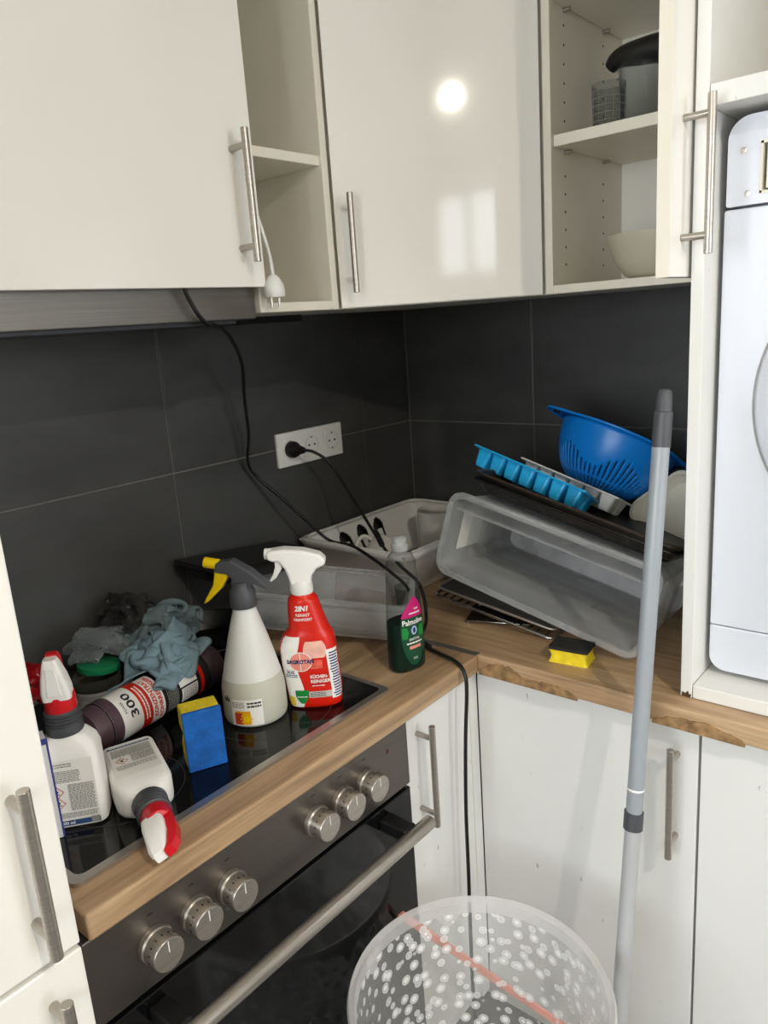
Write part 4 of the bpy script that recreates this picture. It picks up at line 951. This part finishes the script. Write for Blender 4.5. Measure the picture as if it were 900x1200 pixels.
icetray('ice_cube_tray', 'bright blue plastic ice cube tray on the black baking tray', frame(Vector((.580, -.330, 1.193)), d1, (.36, .50, .9)), CYAN, ch=.036)
icetray('ice_cube_tray', 'white plastic ice cube tray behind the blue one, under the colander', frame(Vector((.632, -.255, 1.165)), d1, (.36, .40, .9)), WPL, cols=6)

# ================================================================== colander
cm = frame(Vector((.652, -.205, 1.138)), (1, .0, -.30), (.22, .42, .88))
t = thing('colander', 'blue plastic colander with slotted bowl on top of the tray stack', 'colander', mtx=cm)
R0 = .124; HB = .118
def bowl(a, s):      # s 0 bottom .. 1 rim
    ang = s * 1.32; r = .045 + (R0 - .045) * math.sin(ang) / math.sin(1.32); z = HB * (1 - math.cos(ang)) / (1 - math.cos(1.32)); return Vector((r * math.cos(a), r * math.sin(a), z))
NA = 168; NS = 26; V = []; F = []
for j in range(NS + 1):
    for i in range(NA): V.append(bowl(2 * PI * i / NA, j / NS))
def slot(i, j):
    s = j / NS; wob = .10 * math.sin(i * 2 * PI / NA * 5)
    return i % 3 == 0 and .10 < s < .62 + wob and j != 9
for j in range(NS):
    for i in range(NA):
        if not slot(i, j): k = (i + 1) % NA; F.append((j * NA + i, j * NA + k, (j + 1) * NA + k, (j + 1) * NA + i))
F.append(tuple(range(NA)))
obj('bowl', V, F, BLUE, t, smooth=True, solid=.0025)
G().lathe([(.046, -.004), (.050, -.004), (.050, .003), (.046, .003)], 40, None, False, False).out('foot_ring', BLUE, t, smooth=True)
V = []; n = 90
def rimr(a, base):      # two handle ears
    e = max(0, math.cos(a - math.radians(214))) ** 18 + max(0, math.cos(a - math.radians(34))) ** 18
    return base + .034 * e
for i in range(n):
    a = 2 * PI * i / n
    for r, z in ((R0 - .001, HB + .001), (rimr(a, R0 + .008), HB + .003), (rimr(a, R0 + .009), HB - .001)): V.append((r * math.cos(a), r * math.sin(a), z))
F = []
for i in range(n):
    j = (i + 1) % n; F += [(3 * i, 3 * j, 3 * j + 1, 3 * i + 1), (3 * i + 1, 3 * j + 1, 3 * j + 2, 3 * i + 2)]
obj('rim', V, F, BLUE, t, smooth=True, solid=.002)
for a in (214, 34):
    a = math.radians(a); c = Vector((math.cos(a) * (R0 + .022), math.sin(a) * (R0 + .022), HB + .0042)); V = [c + Vector((-math.sin(a), math.cos(a), 0)) * .014 * math.cos(q) + Vector((math.cos(a), math.sin(a), 0)) * .006 * math.sin(q) for q in np.linspace(0, 2 * PI, 20, endpoint=False)]
    V = V + [q - Vector((0, 0, .0065)) for q in V]; obj('handle_hole', V, [tuple(range(20)), tuple(range(39, 19, -1))] + [(i, (i + 1) % 20, 20 + (i + 1) % 20, 20 + i) for i in range(20)], PRK, t)
# ================================================================== pale food container leaning in the corner by the housing
cm = frame(Vector((.842, -.245, 1.085)), Vector((.62, .12, .52)), Vector((-.12, -.80, .52)))
t = thing('food_container', 'pale cream plastic food container leaning behind the pole', 'container', mtx=cm)
P = []; n = 6; k = 4 * (n + 1)
for z, wd, hd_, r in ((-.004, .072, .105, .03), (.004, .075, .108, .03), (.006, .0735, .1065, .029), (.006, .068, .101, .027), (-.004, .066, .099, .026), (-.016, .058, .091, .024)): P += [(x, y, z) for x, y in rrect(wd, hd_, r, n)]
obj('lid', P, [(q * k + i, q * k + (i + 1) % k, (q + 1) * k + (i + 1) % k, (q + 1) * k + i) for q in range(5) for i in range(k)] + [tuple(5 * k + i for i in range(k))], CREAMP, t, smooth=True)
g = G(); rloft(g, [(-.075, .055, .088, .022), (-.072, .058, .090, .024), (-.006, .0675, .1005, .028)], None, True, False); g.out('tub', CREAMP, t, smooth=True)

# ================================================================== left pile: pan, jar, carton, red pack
t = thing('frying_pan', 'black frying pan lying behind the spray bottle, partly under the rag', 'frying pan', (.135, -.865, HZ + .0004), math.radians(100))
G().lathe([(.085, 0), (.095, .004), (.116, .040), (.118, .042), (.114, .042), (.093, .008), (.001, .006)], 56, None, cap1=False).out('pan_body', BLKE, t, smooth=True)
G().lathe([(.1165, .0405), (.1195, .0415), (.1195, .0425), (.1165, .0430)], 56, None, False, False).out('steel_rim', STEEL, t, smooth=True)
G().tube(smoothpath([(-.112, 0, .036), (-.135, 0, .046), (-.20, 0, .058), (-.235, 0, .060)], 5), .010, 10).out('handle', BLKP, t, smooth=True)
o = obj('food_scrap', [(0, 0, 0), (.012, .003, .003), (.018, .012, .001), (.006, .013, .004), (.008, .006, .007)], [(0, 1, 4), (1, 2, 4), (2, 3, 4), (3, 0, 4), (3, 2, 1, 0)], PRW); o.location = (.175, -.885, HZ + .0075); tag(o, 'tiny white scrap lying in the black frying pan', 'scrap')
t = thing('glass_jar', 'short glass jar with olive contents and silver label behind the can', 'jar', on(.176, -1.122))
G().lathe([(.036, 0), (.040, .003), (.041, .058), (.038, .066), (.0365, .066), (.0385, .056), (.037, .005), (.001, .004)], 36, None, cap1=False).out('jar_wall', GLASS, t, smooth=True)
G().lathe([(.0365, .0045), (.0375, .050)], 36).out('contents', JARL, t, smooth=True)
f = cylmap(.0405)
f2 = lambda x, z, off=.0007: Matrix.Rotation(math.radians(38), 4, 'Z') @ f(x, z, off)
V, F = patch(f2, -.035, .045, .006, .048, .0008, 20, 3); lb = obj('silver_label', V, F, mat('silver_label_paper', '#b9b8b4', .4, .2), t); lines(f2, -.03, .03, .036, .044, 2, PRG, lb, off=.0014)
o = G().lathe([(.034, 0), (.0355, .002), (.0355, .011), (.033, .013)], 40).out('jar_lid', mat('green_lid', '#1c7a4e', .35), smooth=True); o.matrix_world = Matrix.Translation((.167, -1.112, HZ + .068)) @ Matrix.Rotation(math.radians(-7), 4, 'X'); tag(o, 'green screw lid resting on the glass jar under the clear bag', 'lid')
t = thing('carton', 'tall white carton with blue edges between the tall cabinet and white bottle', 'carton', on(.430, -1.3685), math.radians(72))
G().box(-.035, .035, -.0125, .0125, 0, .140).out('box_body', mat('carton_white', '#dad9dc', .5), t, bevel=.001)
g = G(); 
for sx in (-.0352, .0352):
    g.box(sx - .0012, sx + .0012, -.0128, -.0122, 0, .140)
    g.box(sx - .0002, sx + .0002, -.0128, .0128, 0, .003)
g.box(-.0355, .0355, -.0129, -.0124, .132, .1402)
g.out('blue_edging', mat('violet_blue_print', '#3a3f86', .4), t)
fcart = lambda x, z, off=.0007: Vector((x, -.0125 - off, z))
lines(fcart, -.028, .028, .095, .128, 5, NAVY, t, seed=51, fill=.6); lines(fcart, .004, .028, .045, .08, 4, PRG, t, seed=52, fill=.3)
V, F = patch(fcart, -.004, .028, .026, .034, .0006, 1, 1); obj('lime_bar', V, F, mat('lime_print', '#c9d36a', .5), t)

# ================================================================== cloth and film
def crumple(seed, N, size, squeeze, steps, ground, center, zj=.05, bend=.35, asp=1.0, drop=.03, rot=0):
    rs = np.random.RandomState(seed); h = size / (N - 1)
    gx, gy = np.meshgrid(np.arange(N), np.arange(N), indexing='ij')
    P = np.stack([(gx - (N - 1) / 2) * h * squeeze, (gy - (N - 1) / 2) * h * squeeze * asp, np.zeros((N, N))], -1).astype(float)
    for _ in range(9):
        kx, ky = rs.uniform(-1, 1, 2) * 3.2 * 2 * np.pi / (N * 1.); ph = rs.uniform(0, 6.28)
        P[..., 2] += zj * .35 * np.sin(kx * gx + ky * gy + ph); P[..., 0] += zj * .18 * np.sin(kx * gy - ky * gx + ph * 2); P[..., 1] += zj * .18 * np.cos(kx * gy + ky * gx + ph)
    c, s = math.cos(rot), math.sin(rot); x = P[..., 0] * c - P[..., 1] * s; y = P[..., 0] * s + P[..., 1] * c; P[..., 0] = x + center[0]; P[..., 1] = y + center[1]
    P[..., 2] += drop + ground(P[..., 0], P[..., 1]).max() * .5 + ground(P[..., 0], P[..., 1]) * .5 + zj * .4
    Q = P.copy()
    sets = []
    for dx, dy, st in ((1, 0, 1), (0, 1, 1), (1, 1, .6), (1, -1, .6), (2, 0, bend), (0, 2, bend), (4, 0, bend * .4), (0, 4, bend * .4)):
        a = (slice(0, N - dx), slice(max(0, -dy), N - max(0, dy))); b = (slice(dx, N), slice(max(0, dy), N + min(0, dy)))
        sets.append((a, b, h * math.hypot(dx, dy), st * (.5 if st >= .6 else .4)))
    for it in range(steps):
        Vv = (P - Q) * .93; Q = P.copy(); P = P + Vv; P[..., 2] -= .00045
        for _ in range(5):
            for a, b, L, st in sets:
                d = P[b] - P[a]; l = np.sqrt((d ** 2).sum(-1)) + 1e-9
                lim = (l - L) / l
                if L > h * 1.6: lim = np.minimum(lim, 0) if L > h * 3 else lim
                c_ = (st * .5 * lim)[..., None] * d; P[a] += c_; P[b] -= c_
            gz = ground(P[..., 0], P[..., 1]) + .0025; hit = P[..., 2] < gz
            P[..., 2] = np.where(hit, gz, P[..., 2])
            Q[..., :2] = np.where(hit[..., None], P[..., :2] * .6 + Q[..., :2] * .4, Q[..., :2])
    V = P.reshape(-1, 3); F = [(i * N + j, (i + 1) * N + j, (i + 1) * N + j + 1, i * N + j + 1) for i in range(N - 1) for j in range(N - 1)]
    return V, F
A_, B_ = np.array([.300, -1.208]), np.array([.262, -.955])
def ground_pile(x, y):
    z = np.full_like(x, HZ)
    d = B_ - A_; t_ = np.clip(((x - A_[0]) * d[0] + (y - A_[1]) * d[1]) / (d @ d), 0, 1); dist = np.hypot(x - A_[0] - t_ * d[0], y - A_[1] - t_ * d[1])
    z = np.maximum(z, np.where(dist < .041, HZ + .0388 + np.sqrt(np.maximum(0, .041 ** 2 - dist ** 2)), 0))
    dj = np.hypot(x - .176, y + 1.122); z = np.maximum(z, np.where(dj < .044, HZ + .082, 0))
    dp = np.hypot(x - .135, y + .865); z = np.maximum(z, np.where((dp > .10) & (dp < .122), HZ + .045, 0)); z = np.maximum(z, np.where(dp <= .10, HZ + .012, 0))
    z = np.where(x < .006, 1.2, z)
    return z
def blob(cx, cy, r, h): return lambda x, y: np.maximum(ground_pile(x, y), HZ + h * np.sqrt(np.maximum(0, 1 - ((x - cx) ** 2 + (y - cy) ** 2) / r ** 2)))
V, F = crumple(8, 52, .38, .42, 75, blob(.235, -1.030, .085, .095), (.252, -1.033), zj=.11, rot=.5, asp=1.0)
o = obj('cleaning_rag', V, F, RAG, smooth=True, solid=.003, subs=1); tag(o, 'crumpled grey-blue rag draped over the black canister', 'rag')
V, F = crumple(11, 50, .34, .42, 70, blob(.10, -.945, .10, .10), (.105, -.945), zj=.085, rot=1.1)
o = obj('cleaning_rag', V, F, RAG2, smooth=True, solid=.002, subs=1); tag(o, 'crumpled grey rag heaped on the frying pan by the tiles', 'rag')
V, F = crumple(21, 34, .25, .58, 60, blob(.12, -1.08, .08, .11), (.130, -1.085), zj=.09, rot=.2)
o = obj('plastic_bag', V, F, BAGC, smooth=True); tag(o, 'clear crumpled plastic bag beside the rags, over the green lid', 'plastic bag')
V, F = crumple(31, 34, .26, .52, 60, blob(.075, -.99, .08, .13), (.075, -.985), zj=.10, rot=.9)
o = obj('plastic_bag', V, F, BAGD, smooth=True); tag(o, 'smoky dark plastic bag crumpled against the tiles behind the grey rag', 'plastic bag')
V, F = crumple(41, 30, .20, .55, 50, blob(.24, -1.262, .055, .155), (.235, -1.262), zj=.06, rot=.3)
o = obj('red_pack', V, F, REDF, smooth=True, solid=.001); tag(o, 'glossy red plastic pack behind the upright white bottle', 'pack')

o = G().lathe([(.020, 0), (.022, .002), (.027, .072), (.026, .072), (.0205, .004), (.001, .003)], 30, None, cap1=False).out('clear_cup', GLASS, smooth=True); o.location = (.374, -.520, WT1 + .0004); tag(o, 'small clear plastic cup behind the dish soap bottle', 'cup')
# ================================================================== telescopic pole leaning on the housing
pa, pb = Vector((.9335, -.795, .004)), Vector((.9575, -.580, 1.392)); pd = (pb - pa).normalized(); PL = (pb - pa).length
t = thing('telescopic_pole', 'grey telescopic mop pole leaning against the worktop edge and housing', 'pole', mtx=frame(pa, (1, 0, 0), pd))
zc = .735
G().lathe([(.0125, 0), (.0125, zc)], 28).out('lower_tube', POLEL, t, smooth=True)
G().lathe([(.0132, zc - .012), (.0150, zc - .012), (.0150, zc + .016), (.0132, zc + .016)], 28).out('clamp_collar', DGREY, t, smooth=True)
G().lathe([(.0115, zc), (.0128, zc + .03), (.0128, PL - .075)], 28).out('upper_tube', POLEG, t, smooth=True)
G().lathe([(.0129, zc + .052), (.0132, zc + .053), (.0132, zc + .0545), (.0129, zc + .0555)], 28, None, False, False).out('clear_tape_ring', PRW, t, smooth=True)
G().lathe([(.0136, PL - .085), (.0138, PL - .083), (.0136, PL - .034), (.0118, PL - .033), (.0112, PL - .008), (.009, PL - .002), (.004, PL)], 28).out('end_grip', DGREY, t, smooth=True)

# ================================================================== translucent tub on the floor
t = thing('laundry_tub', 'round translucent plastic tub with dotted walls on the floor before the oven', 'tub', (.803, -.938, 0))
RZ = .535; RR = .1925
prof = [(.136, .003), (.144, .006), (.150, .02), (.183, RZ - .05), (RR - .008, RZ - .02)]
G().lathe(prof, 72, None, True, False).out('dotted_wall', TUBD, t, smooth=True)
G().lathe([(RR - .008, RZ - .02), (RR - .006, RZ), (RR + .002, RZ + .006), (RR + .005, RZ), (RR + .003, RZ - .012)], 72, None, False, False).out('rim', TUBR, t, smooth=True)
for a in (55, 140, 190, 320):
    a = math.radians(a); g = G(); V = []; F = []
    for i in range(9):
        q = a + (i - 4) * .028
        for r, z in ((RR - .007, RZ - .045 + .02 * abs(i - 4) / 4), (RR - .0065, RZ - .004)): V.append((r * math.cos(q), r * math.sin(q), z))
    obj('rim_lug', V, [(2 * i, 2 * i + 2, 2 * i + 3, 2 * i + 1) for i in range(8)], TUBR, t, solid=.002)
o = G(); o_t = t
C0 = Vector((.803, -.938, 0)); pA = Vector((.6045, -.878, RZ - .004)) - C0; pB = Vector((.802, -.590, .13)) - C0
dd_ = (pB - pA).normalized(); mt = frame((pA + pB) / 2, dd_, Vector((.35, -1, .5)))
L2 = (pB - pA).length / 2; o.box(-L2, L2, -.007, .007, -.003, .003, mt)
o = o.out('coral_strap', CORAL, o_t, bevel=.002)
print('objects ok')
bpy.context.view_layer.update()
for o in WORLD:
    inv = o.matrix_world.inverted()
    for c in o.children: c.matrix_parent_inverse = inv
